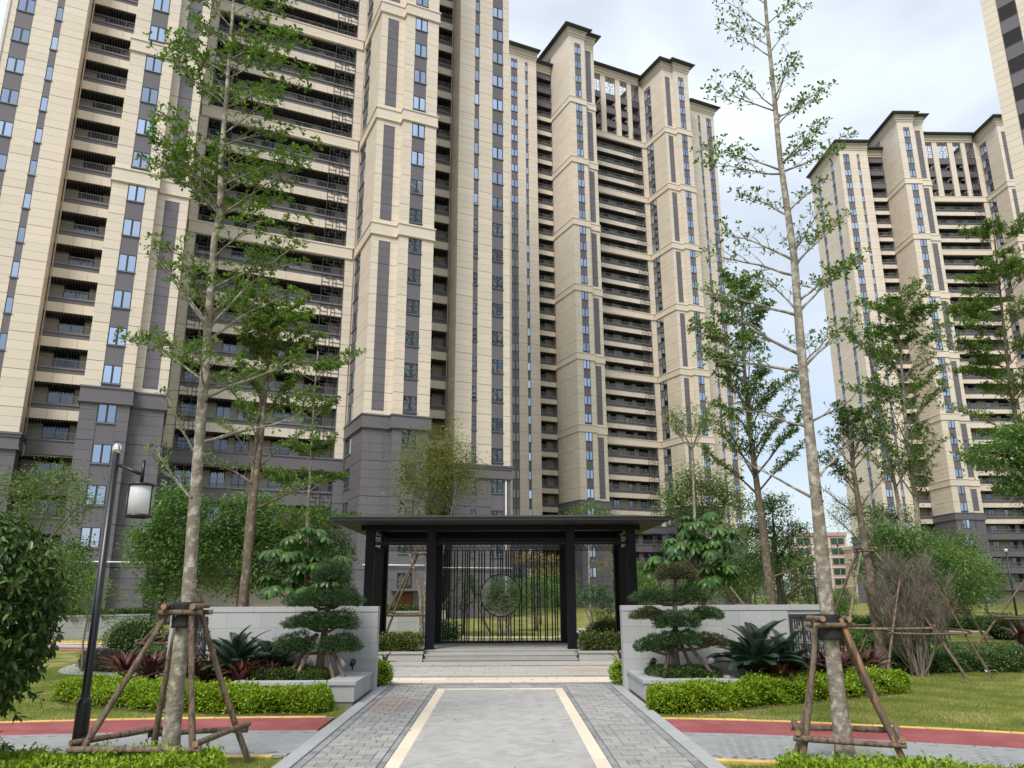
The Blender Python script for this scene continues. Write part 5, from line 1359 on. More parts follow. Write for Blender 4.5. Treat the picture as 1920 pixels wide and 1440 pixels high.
sweep_hedge('hedge', 'low lime hedge at the bottom right before the log support', [(2.45, 6.92, 0.5), (3.2, 6.9, 0.58), (4.0, 6.62, 0.56)], 0.27, 0.042, 'lime', 4200, group='lime hedges')
def soil(path, extra):  # dark soil ribbon, also put in as contact shading at the hedge foot
    P = catmull([(x, y) for x, y, w in path], 6); wv = np.interp(np.linspace(0, 1, len(P)), np.linspace(0, 1, len(path)), [w for x, y, w in path]) + extra
    T_ = np.gradient(P, axis=0); T_ /= np.linalg.norm(T_, axis=1, keepdims=True); P[0] -= T_[0]*0.35; P[-1] += T_[-1]*0.28; wv[0] *= 0.6; wv[-1] *= 0.7; b = MB(); vs = []
    for p, t, w in zip(P, T_, wv):
        j = random.uniform(0.95, 1.08); vs += [(p[0] - t[1]*w*j, p[1] + t[0]*w*j, 0.006), (p[0], p[1], 0.03), (p[0] + t[1]*w*j, p[1] - t[0]*w*j, 0.006)]
    b.add(vs, [q for i in range(len(P) - 1) for q in ((3*i, 3*i+1, 3*i+4, 3*i+3), (3*i+1, 3*i+2, 3*i+5, 3*i+4))]); tag(b.build('soil', [M['soil']]), kind='structure')
soil([(-7.0, 13.5, 0.42), (-6.1, 13.0, 0.5), (-5.0, 12.45, 0.42), (-3.9, 12.15, 0.36), (-2.95, 12.08, 0.34)], 0.09); soil([(2.35, 11.9, 0.30), (3.0, 12.3, 0.36), (4.2, 13.1, 0.46), (5.4, 13.85, 0.55), (6.35, 14.3, 0.48)], 0.09)
ball('shrub', 'small lime shrub behind the end of the left granite wall', (-2.42, 15.0, 0.2), 0.22, 0.4, 0.24, 0.044, 'lime', 1500)
ball('shrub', 'small lime shrub behind the end of the right granite wall', (1.98, 15.0, 0.2), 0.22, 0.4, 0.24, 0.044, 'lime', 1500)
ball('shrub', 'tuft of lime leaves at the bottom right corner of the picture', (4.75, 7.0, 0.12), 0.3, 0.3, 0.26, 0.05, 'lime', 1200)
p = gw(-3.35, 13.35); sweep_hedge('hedge', 'low dark hedge inside the left stone planter', [(p[0] - 0.45, p[1] - 0.05, 0.42), (p[0], p[1], 0.42), (p[0] + 0.35, p[1], 0.42)], 0.16, 0.032, 'boxgreen', 5200, z0=0.31, group='planter hedges')
p = gw(2.92, 13.35); sweep_hedge('hedge', 'low dark hedge inside the right stone planter', [(p[0] - 0.3, p[1], 0.42), (p[0], p[1], 0.42), (p[0] + 0.42, p[1], 0.42)], 0.16, 0.032, 'boxgreen', 5200, z0=0.31, group='planter hedges')
for sg, w_ in ((-1, 'left'), (1, 'right')):
    a, c = gw(sg*2.05, 20.22), gw(sg*4.0, 20.22)
    sweep_hedge('hedge', 'variegated hedge in the planter %s of the pavilion steps' % w_, [(a[0], a[1], 0.2), ((a[0]+c[0])/2, a[1], 0.2), (c[0], c[1], 0.2)], 0.44, 0.055, 'mixed', 2400, z0=0.19, group='pavilion planter hedges')
sweep_hedge('hedge', 'long dark green low hedge below the leafless shrub on the right', [(7.9, 17.3, 0.55), (9.2, 17.75, 0.75), (10.8, 17.9, 0.95), (13.5, 17.6, 1.1)], 0.42, 0.05, 'dark', 1900, tmpl=T_DIAM)
sweep_hedge('hedge', 'broad leafy green hedge behind the right wall end', [(7.2, 20.2, 0.5), (8.6, 20.8, 0.7), (10.6, 21.3, 0.8)], 0.62, 0.085, 'mid', 900)
ball('shrub', 'rust red bush behind the end of the right granite wall', (7.05, 18.4, 0.35), 0.62, 0.55, 0.5, 0.06, 'redbush', 2200)
ball('shrub', 'clipped dark dome shrub by the far paving on the left', (-9.9, 21.4, 0.42), 0.78, 0.75, 0.62, 0.06, 'dark', 3600, group='clipped dome shrubs')
sweep_hedge('ground_cover', 'low purplish ground cover beside the curved stepping path', [(-10.2, 20.2, 0.35), (-9.2, 18.6, 0.5), (-8.2, 18.1, 0.45)], 0.30, 0.05, 'purple', 1900, 'ground cover')
sweep_hedge('hedge', 'soft green low shrub strip between purplish cover and red cordylines', [(-8.4, 18.9, 0.35), (-7.5, 18.5, 0.45), (-6.9, 18.2, 0.4)], 0.42, 0.05, 'mid', 1700)
sweep_hedge('hedge', 'hedge on top of the low wall behind the lamp post', [(-18.9, 29.7, 0.3), (-16.8, 31.3, 0.3), (-14.7, 32.95, 0.3)], 0.42, 0.07, 'boxgreen', 1100, z0=0.62)
sweep_hedge('hedge', 'hedge on top of the low wall seen through the pavilion', [(-8.0, 34.8, 0.3), (-5.5, 35.8, 0.3), (-3.1, 36.9, 0.3)], 0.45, 0.08, 'boxgreen', 900, z0=0.60)
sweep_hedge('hedge', 'dark low hedge row across the far right lawn', [(9.5, 36.5, 0.5), (13, 37, 0.6), (18, 36, 0.7), (26, 34, 0.7)], 0.55, 0.09, 'dark', 500, tmpl=T_DIAM)
ball('shrub', 'dark round shrub in the distance at the right', (17.2, 28.5, 0.35), 0.65, 0.6, 0.5, 0.08, 'dark', 1500, group='clipped dome shrubs')
ball('shrub', 'clipped green dome shrub behind the right pavilion planter', (3.02, 26.2, 0.38), 0.60, 0.55, 0.48, 0.06, 'boxgreen', 2600, group='clipped dome shrubs')
ball('shrub', 'dark round bush seen through the gate bars low on the left', (-2.3, 27.5, 0.3), 0.55, 0.5, 0.45, 0.07, 'dark', 1300)
sweep_hedge('hedge', 'pale variegated border left of the clipped dome shrub', [(2.2, 25.6, 0.25), (2.6, 26.0, 0.3)], 0.42, 0.06, 'mixed', 1600)

# ------------------------------------------------------------------ clipped cloud pines
def cloud_pine(name, label, base, trunk, pads, group):
    root = thing(name, label, 'pine', base, 0, group); bx, by, bz = base
    b = MB(); trunk_tube(b, [(x - bx, y - by, z - bz) for x, y, z in trunk], 0.075, 0.028, 10, 0.08)
    for (x, y, z, rx, rz, lf) in pads:
        q = trunk_at([(a - bx, c - by, d - bz) for a, c, d in trunk], max(0.2, z - bz - 0.12)); e = V3((x - bx, y - by, z - bz - rz*0.4))
        if (e - q).length > 0.12: b.tube([q, q.lerp(e, 0.5) + V3((0, 0, -0.03)), e], [0.030, 0.024, 0.014], 6)
    b.build('trunk', [M['bark_brown']], root)
    for (x, y, z, rx, rz, lf) in pads:
        n = int(3400 * (rx / 0.4) ** 1.4 * 1.25); ry = rx * 0.75
        d = rand_dirs(n, -0.75, 1.0); lump = 1 + 0.13*np.sin(d[:, 0]*6.0 + x*9) + 0.10*np.sin(d[:, 1]*7 + z*5) + 0.07*np.sin(d[:, 0]*13 + d[:, 2]*11)
        r = RNG.uniform(0.70, 1.0, n) * lump; X = d * r[:, None] * np.array([rx*0.93, ry*0.95, rz*0.94]); X[:, 2] = np.where(X[:, 2] < 0, X[:, 2]*0.48, X[:, 2]) - 0.15*rz*(X[:, 0]/rx)**2
        X += np.array([x - bx, y - by, z - bz]); Ls = 0.046 * RNG.uniform(0.6, 1.2, n)
        o = link('foliage_pad', leaf_mesh('foliage_pad', X, d*0.9 + rand_dirs(n)*0.75 + np.array([0, 0, 0.25]), d + rand_dirs(n)*0.8, Ls, Ls*0.24, T_DIAM, LF[lf]), root)
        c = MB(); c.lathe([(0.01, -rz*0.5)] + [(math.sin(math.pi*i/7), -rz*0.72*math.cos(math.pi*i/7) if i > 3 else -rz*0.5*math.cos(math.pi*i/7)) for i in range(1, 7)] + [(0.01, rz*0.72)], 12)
        c.v = [(vx*rx*0.66 + x - bx, vy*ry*0.66 + y - by, vz*0.8 + z - bz) for vx, vy, vz in c.v]; c.build('opaque_core', [M['needlecore']], o)  # dark opaque ellipsoid added within the pad to block see-through gaps
    return root
cloud_pine('cloud_pine', 'dark green clipped cloud pine in the left stone planter', (-3.15, 13.4, 0.31),
           [(-3.15, 13.4, 0.31), (-3.13, 13.4, 0.8), (-3.08, 13.4, 1.2), (-3.07, 13.4, 1.6), (-3.03, 13.4, 2.0)],
           [(-3.03, 13.35, 1.93, 0.37, 0.27, 'needle'), (-3.30, 13.35, 1.52, 0.45, 0.20, 'needle'), (-2.86, 13.35, 1.54, 0.45, 0.23, 'needle'), (-3.35, 13.3, 1.17, 0.42, 0.17, 'needle'), (-2.92, 13.3, 1.17, 0.46, 0.22, 'needle'), (-3.50, 13.2, 0.83, 0.36, 0.23, 'needle'), (-2.78, 13.2, 0.82, 0.40, 0.20, 'needle')], 'clipped cloud pines')
cloud_pine('cloud_pine', 'clipped cloud pine with rusty brown top in the right stone planter', (2.62, 13.3, 0.31),
           [(2.62, 13.3, 0.31), (2.63, 13.3, 0.8), (2.66, 13.3, 1.2), (2.67, 13.3, 1.6), (2.72, 13.3, 2.0)],
           [(2.72, 13.25, 1.93, 0.38, 0.20, 'rust'), (2.30, 13.25, 1.56, 0.36, 0.15, 'needle'), (2.92, 13.25, 1.57, 0.32, 0.17, 'needle'), (2.22, 13.2, 1.28, 0.30, 0.13, 'rust'), (2.66, 13.15, 1.17, 0.43, 0.19, 'needle'), (3.14, 13.2, 1.28, 0.29, 0.14, 'needle'), (2.24, 13.15, 0.80, 0.30, 0.18, 'needle'), (2.68, 13.1, 0.90, 0.42, 0.15, 'needle'), (3.16, 13.15, 0.86, 0.28, 0.15, 'rust')], 'clipped cloud pines')
def props(label, c, feet, zt, z0, r):
    root = thing('tree_support', label, 'tree support', (c[0], c[1], 0), 0, 'log supports round young trees')
    for fx, fy in feet:
        b = MB(); log(b, (fx, fy, z0 - 0.03), (fx*0.16, fy*0.16, zt), r); b.build('pole', [M['stake'], M['stake_cut']], root)
props('short log props under the left cloud pine', (-3.15, 13.4), [(-0.46, -0.22), (-0.30, -0.35), (0.30, -0.28), (0.46, -0.2)], 1.0, 0.35, 0.032)
props('short log props under the right cloud pine', (2.62, 13.3), [(-0.24, -0.2), (0.34, 0.1), (0.60, -0.2), (-0.1, 0.3)], 0.98, 0.35, 0.03)
def spot(label, x, y, z, m, a):
    root = thing('spotlight', label, 'spotlight', (x, y, z), a, 'garden spotlights in the planters')
    b = MB(); b.lathe([(0.0, -0.06), (0.045, -0.06), (0.05, 0.05), (0.04, 0.055), (0.0, 0.03)], 14)
    mtx = Matrix.Rotation(R(50), 4, 'X'); b.v = [tuple(mtx @ Vector(q) + Vector((0, 0, 0.07))) for q in b.v]; b.build('head', [M[m]], root)
    b = MB(); b.tube([(0, 0, -0.05), (0, 0, 0.05)], [0.012, 0.012], 8); b.build('spike', [M['lampblack']], root)
spot('black spotlight at the foot of the left cloud pine', -2.68, 13.75, 0.45, 'lampblack', 0.4); spot('white spotlight beside the black one under the left cloud pine', -2.84, 13.6, 0.46, 'white', -0.5)
spot('black spotlight by the wall under the right cloud pine', 2.33, 13.7, 0.45, 'lampblack', 0.4); spot('white spotlight right of the right cloud pine props', 3.25, 13.5, 0.46, 'white', 2.4)

# ------------------------------------------------------------------ cycads, cordylines, scheffleras: every large leaf is a part
def frond_mesh(L, seed):
    rs = random.Random(seed); b = MB(); n = 34; pts = []
    for i in range(n + 1):
        t = i / n; a = R(62 - 78 * t ** 1.2); 
        pts.append((pts[-1] if i else V3((0, 0, 0))) + (V3((math.cos(a), 0, math.sin(a))) * (L / n) if i else V3((0, 0, 0))))
    b.tube(pts, [0.010 * (1 - 0.8*i/n) for i in range(n + 1)], 4, 0, False)
    for i in range(4, n):
        t = i / n; w = 0.165 * L * math.sin(math.pi * (0.10 + 0.86*t)) ** 0.7; d = (pts[i+1] - pts[i]).normalized() if i < n else None
        for sg in (1, -1):
            e = (V3((0, sg, 0)) * 0.86 + d * 0.5 + V3((0, 0, 0.30 - 0.35*t))).normalized(); p = pts[i]; q = d * (L / n * 0.46)
            tip = p + e * w; b.add([tuple(p - q), tuple(p + q), tuple(p.lerp(tip, 0.6) + q*0.8 + V3((0, 0, 0.008))), tuple(tip), tuple(p.lerp(tip, 0.6) - q*0.8 + V3((0, 0, 0.008)))], [(0, 1, 2, 3, 4)])
    return b.mesh('frond', [LF['cycad']])
FR = [frond_mesh(0.78, 1), frond_mesh(0.66, 2)]
def cycad(label, x, y, s_, n=30, az0=0.0):
    root = thing('cycad', label, 'cycad', (x, y, 0.0), 0, 'sago cycads before the walls')
    b = MB(); b.lathe([(0.0, -0.02), (0.11, 0.0), (0.13, 0.12), (0.10, 0.26), (0.0, 0.30)], 10); b.build('stem', [M['bark_dark']], root)
    for i in range(n):
        o = link('frond', FR[i % 2], root, (0, 0, 0.24)); ring = i / n
        o.rotation_euler = (random.uniform(-0.15, 0.15), R(-44 + 62 * ring + random.uniform(-8, 8)), az0 + i * 2.39996); k = 1.28 * s_ * random.uniform(0.85, 1.1); o.scale = (k, k, k)
cycad('dark sago cycad between cordylines before the left wall', -4.55, 13.5, 0.98, 40); cycad('smaller sago cycad close to the left planter', -3.98, 13.75, 0.85, 34, 1.0)
cycad('large dark sago cycad before the right wall', 3.98, 13.45, 1.12, 48, 0.5); cycad('smaller sago cycad behind the large one on the right', 4.55, 13.75, 0.85, 34, 2.0)
def strap_mesh(L, W, droop, lf):
    b = MB(); n = 6; vs = []; p = V3((0, 0, 0))
    for i in range(n + 1):
        t = i / n; a = R(58 - droop * t ** 1.3); w = W * 0.5 * min(1, 0.35 + 3.2*t) * (1 - t ** 3.5)
        if i: p = p + V3((math.cos(a), 0, math.sin(a))) * (L / n)
        vs += [(p.x, -w, p.z + w*0.35), (p.x, 0, p.z - w*0.1), (p.x, w, p.z + w*0.35)]
    fs = []
    for i in range(n): k = 3*i; fs += [(k, k+1, k+4, k+3), (k+1, k+2, k+5, k+4)]
    b.add(vs, fs, 0, True); return b.mesh('leaf', [LF[lf]])
SD = [strap_mesh(0.42, 0.065, 95, 'cordy'), strap_mesh(0.40, 0.06, 62, 'cordy'), strap_mesh(0.38, 0.055, 40, 'cordy')]; SR = [strap_mesh(0.30, 0.045, 22, 'cordyred'), strap_mesh(0.34, 0.05, 48, 'cordyred'), strap_mesh(0.30, 0.05, 40, 'cordy')]
def cordyline(label, x, y, s_, n=17, red=0.3, h=0.2):
    root = thing('cordyline', label, 'cordyline', (x, y, 0), 0, 'red cordyline clumps')
    b = MB(); b.tube([(0, 0, -0.03), (0.01, 0, h)], [0.018, 0.014], 7); b.build('stem', [M['bark_brown']], root)
    for i in range(n):
        up = i > n * (1 - red); o = link('leaf', (SR if up else SD)[i % 3], root, (0, 0, h * (0.45 + 0.55 * i / n)))
        o.rotation_euler = (random.uniform(-.2, .2), R((random.uniform(-30, 2)) if up else -4 - 26 * i / n + random.uniform(-12, 14)), i * 2.4 + random.uniform(-.3, .3)); k = s_ * random.uniform(0.8, 1.12); o.scale = (k, k, k)
ORD = ['first', 'second', 'third', 'fourth', 'fifth', 'sixth', 'seventh', 'eighth', 'ninth', 'tenth', 'eleventh', 'twelfth', 'thirteenth', 'fourteenth']
CLL = sorted([(-7.0, 14.8), (-6.7, 14.3), (-6.55, 14.95), (-6.2, 14.05), (-6.1, 14.75), (-5.75, 14.4), (-5.65, 13.85), (-5.25, 13.65), (-5.2, 14.3), (-4.95, 13.2), (-4.28, 12.95), (-3.9, 13.25), (-6.35, 14.5), (-5.0, 13.8)], key=lambda q: q[0]/q[1])
for i, (x, y) in enumerate(CLL): cordyline('red and maroon cordyline, %s from the left in the bed before the left wall' % ORD[i], x, y, random.uniform(1.3, 1.6), 30, 0.3 if i % 3 else 0.5, 0.3)
CLR = sorted([(4.25, 13.1), (4.75, 13.6), (5.0, 13.9), (5.3, 13.85), (5.35, 14.25), (5.7, 14.3), (6.1, 14.6), (6.5, 15.0), (5.9, 14.9), (4.4, 13.9)], key=lambda q: q[0]/q[1])
for i, (x, y) in enumerate(CLR): cordyline('dark red cordyline, %s from the left in the bed before the right wall' % ORD[i], x, y, random.uniform(1.25, 1.55), 30, 0.25 if i % 3 else 0.45, 0.3)
CLF = sorted([(14.4, 21.6), (15.0, 22.2), (15.6, 21.7), (16.2, 22.4), (13.8, 22.2), (16.8, 21.8), (14.6, 22.9)], key=lambda q: q[0]/q[1])
for i, (x, y) in enumerate(CLF): cordyline('maroon cordyline, %s from the left behind the long dark hedge at far right' % ORD[i], x, y, 2.0, 24, 0.25, 0.3)
for x, y in ((-2.75, 17.6), (2.35, 17.9)): cordyline('cordyline just behind the inner end of the %s granite wall' % ('left' if x < 0 else 'right'), x, y, 1.0, 12, 0.3)
def palm_leaf_mesh(seed, L=0.30):
    rs = random.Random(seed); b = MB(); n = 9
    for i in range(n):
        a = R(-150 + 300 * i / (n - 1)); l = L * (1.0 - 0.22 * abs(i - (n-1)/2) / (n/2)); e = V3((math.cos(a), math.sin(a), 0)); s_ = V3((-math.sin(a), math.cos(a), 0)); w = 0.17 * l; p = e * 0.02; el = R(14)
        row = []
        for k, (t, ww) in enumerate(((0.0, 0.15), (0.3, 0.75), (0.6, 1.0), (0.85, 0.7), (1.0, 0.05))):
            if k: el -= R(24); p = p + (e * math.cos(el) + V3((0, 0, 1)) * math.sin(el)) * l * (t - tp)
            tp = t; row += [tuple(p - s_*w*ww + V3((0, 0, -0.018*ww))), tuple(p), tuple(p + s_*w*ww + V3((0, 0, -0.018*ww)))]
        fs = []
        for k in range(4): q = 3*k; fs += [(q, q+1, q+4, q+3), (q+1, q+2, q+5, q+4)]
        b.add(row, fs, 0, False)
    b.tube([(0, 0, 0.0), (-0.06, 0, -0.05), (-0.30, 0, -0.12)], [0.006, 0.006, 0.007], 4, 0, False)
    return b.mesh('leaf', [LF['schef']])
PL = [palm_leaf_mesh(1), palm_leaf_mesh(2, 0.27)]
def schefflera(label, x, y, h, spots):
    spots = [(a, b_, int(n*1.35), r_*1.05) for a, b_, n, r_ in spots]
    root = thing('schefflera', label, 'schefflera', (x, y, 0), 0, 'umbrella plants behind the walls'); b = MB()
    b.tube([(0, 0, -0.05), (0.03, 0, h*0.5), (-0.02, 0.02, h*0.8), (0.03, 0, h*0.97)], [0.05, 0.045, 0.035, 0.02], 9)
    for (cx, cz, n, rad) in spots:
        b.tube([(0, 0, max(0.3, cz - 0.7)), (cx*0.6, 0.03, cz - 0.35), (cx, 0, cz - 0.1)], [0.03, 0.024, 0.016], 7)
        for i in range(n):
            a = i * 2.4 + random.uniform(-.4, .4); ele = random.uniform(-0.25, 1.0); rr = rad * random.uniform(0.55, 1.0)
            px2, py2, pz2 = cx + rr*math.cos(a)*math.cos(ele*0.8), rr*math.sin(a)*0.9*math.cos(ele*0.8), cz + rr*math.sin(ele)*0.9
            o = link('leaf', PL[i % 2], root, (px2, py2, pz2)); o.rotation_euler = (random.uniform(-.25, .25), R(random.uniform(8, 34)) - ele*0.5, a); k = random.uniform(0.85, 1.2); o.scale = (k, k, k)
    b.build('stem', [M['bark_brown']], root)
schefflera('large umbrella plant with drooping fingered leaves behind the left cloud pine', -4.40, 17.0, 2.9, [(0.0, 2.75, 7, 0.42), (-0.40, 2.35, 7, 0.42), (0.42, 2.25, 8, 0.45), (0.0, 2.05, 7, 0.4), (-0.55, 1.8, 8, 0.45), (0.1, 1.6, 7, 0.45), (0.55, 1.75, 6, 0.4)])
schefflera('large umbrella plant with drooping fingered leaves behind the right cloud pine', 3.92, 17.0, 3.1, [(0.05, 3.0, 8, 0.42), (0.4, 2.75, 8, 0.42), (-0.35, 2.6, 7, 0.4), (0.25, 2.35, 8, 0.45), (-0.65, 2.15, 8, 0.4), (0.5, 2.0, 7, 0.4), (0.1, 1.8, 7, 0.4)])

# ------------------------------------------------------------------ trees behind
def rl(zs, n, L, e0, e1, dn=1.0, k=0, jit=0.5, bare=0.0, a0=0.0):
    out = []
    for z in zs:
        for i in range(n): out.append((z + random.uniform(-jit, jit), a0 + 360*i/n + random.uniform(-40, 40) + z*37, L * random.uniform(0.6, 1.25), e0 + 14 + random.uniform(-12, 14), e1 + 24 + random.uniform(-14, 14), dn * random.uniform(0.7, 1.2), k, bare))
    return out
g3 = 'garden trees beyond the walls'
tiered_tree('tree', 'two-stemmed tree with lichened brown trunk behind the left granite wall', [[(-6.36, 19, -0.05), (-6.36, 19, 1.4), (-6.31, 19, 3.0), (-6.27, 19, 4.6), (-6.23, 19, 5.7), (-6.23, 19, 7.0), (-6.15, 19, 8.4)], [(-6.35, 19.1, 1.2), (-6.42, 19.1, 3.2), (-6.40, 19.1, 4.6), (-6.36, 19.1, 6.5)]],
            0.155, 0.03, [(3.6, 10, 1.5, 30, 20, 0.5), (4.2, 160, 1.7, 30, 25, 0.4), (4.6, 20, 1.6, 45, 40, 0.5), (4.7, 165, 1.7, 48, 40, 0.4)] + rl((5.6, 6.4), 5, 1.6, 42, 20, 1.0) + rl((7.2, 7.9), 5, 1.5, 40, 10, 1.3) + rl((8.2,), 4, 1.1, 35, 10, 1.4), 0.10, 'termfine', 'bark_brown', 1.7, group=g3, nsec=11)
tiered_tree('tree', 'slim pale-stemmed tree with flat tiers right of the two-stemmed tree', [[(-6.2, 24, -0.05), (-6.25, 24, 3), (-6.28, 24, 5.7), (-6.3, 24, 7.9), (-6.27, 24, 9.2)]], 0.085, 0.02,
            rl((3.3, 4.6, 5.6, 6.9, 8.2), 5, 1.25, 22, -8, 1.0, jit=0.15), 0.11, 'termfine', 'bark_pale', 1.6, group=g3, nsec=10)
tiered_tree('tree', 'leafy green tree with strong brown trunk right of the pavilion against the sky', [[(7.72, 24, -0.05), (7.68, 24, 1.6), (7.63, 24, 3.3), (7.57, 24, 4.5), (7.47, 24, 6.6), (7.47, 24, 8.8), (7.56, 24, 10.9)]],
            0.19, 0.03, [(2.0, 10, 2.2, 18, 18, 0.7), (2.9, 150, 1.6, 30, 20, 0.5), (4.5, 170, 2.0, 45, 40, 1.0), (4.6, 12, 2.0, 45, 40, 0.9)] + rl((5.4, 6.3, 7.2), 5, 2.1, 40, 18, 1.0) + rl((8.2, 9.1, 10.0), 5, 1.75, 38, 12, 1.2) + rl((10.6,), 4, 1.1, 45, 20, 1.2), 0.115, 'term', 'bark_brown', 1.25, group=g3, nsec=11)
tiered_tree('tree', 'thin grey tree with v-shaped feathery crown above the right roof end', [[(6.93, 30, -0.05), (6.95, 30, 3.8), (7.03, 30, 7.2)]], 0.07, 0.045,
            [(7.0, a, 1.6, 50, 58, 0.6) for a in (0, 50, 110, 170, 220, 290)] + [(7.15, a, 1.5, 62, 60, 0.7) for a in (20, 140, 260)], 0.11, 'termfine', 'bark_pale', 1.5, group=g3, ratio=0.35, nsec=10)
tiered_tree('tree', 'bare-limbed dark tree in log support beyond the right wall end', [[(7.68, 17, -0.05), (7.61, 17, 0.9), (7.57, 17, 2.4), (7.53, 17, 3.3), (7.50, 17, 4.3), (7.58, 17, 5.2)]],
            0.15, 0.03, [(2.6, 160, 1.0, 45, 50, 0.0, 0, 1.0), (2.5, 20, 0.9, 50, 60, 0.0, 0, 1.0), (3.2, 175, 1.1, 35, 45, 0.15, 0, 0.7), (3.4, 10, 1.0, 45, 50, 0.2, 0, 0.6)] + rl((3.8, 4.2, 4.6), 4, 1.0, 45, 15, 0.8) + rl((5.0,), 4, 0.7, 45, 30, 0.9), 0.09, 'dark', 'bark_brown', 1.4, group=g3, nsec=10)
tiered_tree('tree', 'twin-stemmed green tree before the right tower', [[(13.84, 27, -0.05), (13.84, 27, 2.9), (13.94, 27, 4.3), (13.93, 27, 6.9), (14.15, 27, 10.4), (14.1, 27, 11.4)], [(13.7, 27.1, 0.3), (13.4, 27.1, 4.3), (13.2, 27.1, 7.2), (13.0, 27.1, 10.2)]],
            0.15, 0.03, rl((4.6, 5.6), 4, 1.9, 42, 30, 0.7) + rl((6.6, 7.6, 8.6), 5, 2.1, 38, 12, 0.9) + rl((9.6, 10.4, 11.1), 5, 1.6, 38, 12, 1.0) + rl((5.5, 8.0, 9.4), 4, 1.6, 38, 12, 0.8, 1), 0.125, 'term', 'bark_pale', 1.3, group=g3, nsec=10)
tiered_tree('tree', 'tall feathery green tree at the right picture edge above the dense dark crown', [[(14.6, 22, -0.05), (14.5, 22, 3.2), (14.6, 22, 7.8), (14.9, 22, 12.2)]], 0.13, 0.02,
            rl((4.4, 5.4, 6.4, 7.4), 5, 1.9, 25, 0, 0.9) + rl((8.4, 9.3, 10.2), 5, 1.6, 25, 0, 1.1) + rl((11.0, 11.8), 5, 1.1, 30, 5, 1.1), 0.12, 'termfine', 'bark_brown', 1.8, group=g3, ratio=0.32, nsec=11)

def broadleaf(name, label, base, trunk_h, r, blobs, leaf, lf, bark='bark_brown', cat='tree', group=g3, ratio=0.5, tmpl=T_DIAM, sub=34, subr=0.34, stems=1, fill=1.0):
    """blobs: (dx, dy, z, rx, ry, rz, leaves): a crown of many small clumps hung on limbs that reach them"""
    root = thing(name, label, cat, (base[0], base[1], 0), 0, group); wood = MB(); lv = Leaves()
    for s_ in range(stems):
        ox = 0 if stems == 1 else random.uniform(-0.3, 0.3)
        trunk_tube(wood, [(ox, 0, -0.7 if base[1] > 44 else -0.05), (ox + random.uniform(-.08, .08), 0, trunk_h*0.5), (ox*1.5 + random.uniform(-.15, .15), 0, trunk_h)], r, r*0.55, 9, 0.06)
    for (dx, dy, z, rx, ry, rz, n) in blobs:
        c = V3((dx, dy, z)); s0 = V3((dx*0.1, dy*0.1, min(trunk_h, z - rz*0.4)*random.uniform(0.7, 1.0)))
        wood.tube([s0, s0.lerp(c, 0.5) + V3((0, 0, -0.1*rz)), c], [r*0.5, r*0.32, r*0.12], 6, 0, False)
        m = max(1, int(1.35 * n / sub)); d = rand_dirs(m, -0.7, 1.0)
        for i in range(m):
            rr = random.uniform(0.35, 1.0) ** 0.6; q = c + V3((d[i][0]*rx*rr, d[i][1]*ry*rr, d[i][2]*rz*rr))
            if i % 3 == 0: wood.tube([c.lerp(q, 0.1), c.lerp(q, 0.6) + V3((0, 0, 0.05)), q], [r*0.14, r*0.09, r*0.04], 4, 0, False)
            lv.cluster(q, sub, subr * random.uniform(0.7, 1.2), leaf)
    wood.build('trunk', [M[bark]], root)
    link('crown', lv.mesh('crown', tmpl, LF[lf], ratio), root)
    return root
broadleaf('tree', 'dense green camphor tree left of the tall trunk, crown before the grey base', (-10.7, 24.5), 2.6, 0.11, [(0.3, 0, 4.0, 0.95, 0.9, 0.95, 3000), (-0.5, 0, 3.0, 0.8, 0.8, 0.8, 2200), (0.7, 0, 2.7, 0.9, 0.8, 0.9, 2400), (0, 0, 1.8, 0.8, 0.7, 0.6, 1300)], 0.125, 'mid')
broadleaf('tree', 'dense green camphor tree behind the two-stemmed trunk', (-8.6, 25.5), 2.4, 0.12, [(0, 0, 3.9, 1.1, 1.0, 0.95, 3200), (-0.7, 0, 3.0, 0.9, 0.9, 0.8, 2200), (0.8, 0, 3.2, 0.9, 0.9, 0.9, 2400), (0.2, 0, 2.0, 1.0, 0.9, 0.8, 2200)], 0.125, 'mid')
broadleaf('tree', 'dense green camphor tree reaching the umbrella plant on the left', (-6.6, 26.5), 2.2, 0.10, [(0, 0, 3.6, 1.0, 0.9, 0.9, 2400), (-0.6, 0, 2.6, 0.8, 0.8, 0.7, 1500), (0.6, 0, 2.7, 0.7, 0.7, 0.7, 1300)], 0.125, 'mid')
broadleaf('tree', 'loose pale green tree at the left picture edge with bare grey twigs', (-9.5, 15.5), 2.5, 0.07, [(0.4, 0, 3.75, 0.6, 0.5, 0.35, 900), (-0.3, 0, 3.6, 0.6, 0.5, 0.4, 800), (0.3, 0, 3.1, 0.7, 0.5, 0.35, 600), (0.9, 0, 3.35, 0.4, 0.4, 0.3, 420), (-0.5, 0, 2.8, 0.5, 0.5, 0.4, 400)], 0.075, 'termfine', 'twig', sub=22)
broadleaf('tree', 'slender light green sapling between the osmanthus and the lamp post', (-9.4, 18.0), 1.2, 0.03, [(0, 0, 1.9, 0.35, 0.3, 0.22, 260), (0.35, 0, 1.65, 0.35, 0.3, 0.2, 240), (0.2, 0, 1.2, 0.4, 0.3, 0.25, 240), (-0.2, 0, 1.5, 0.3, 0.3, 0.2, 180)], 0.07, 'termfine', 'twig', sub=20, subr=0.22)
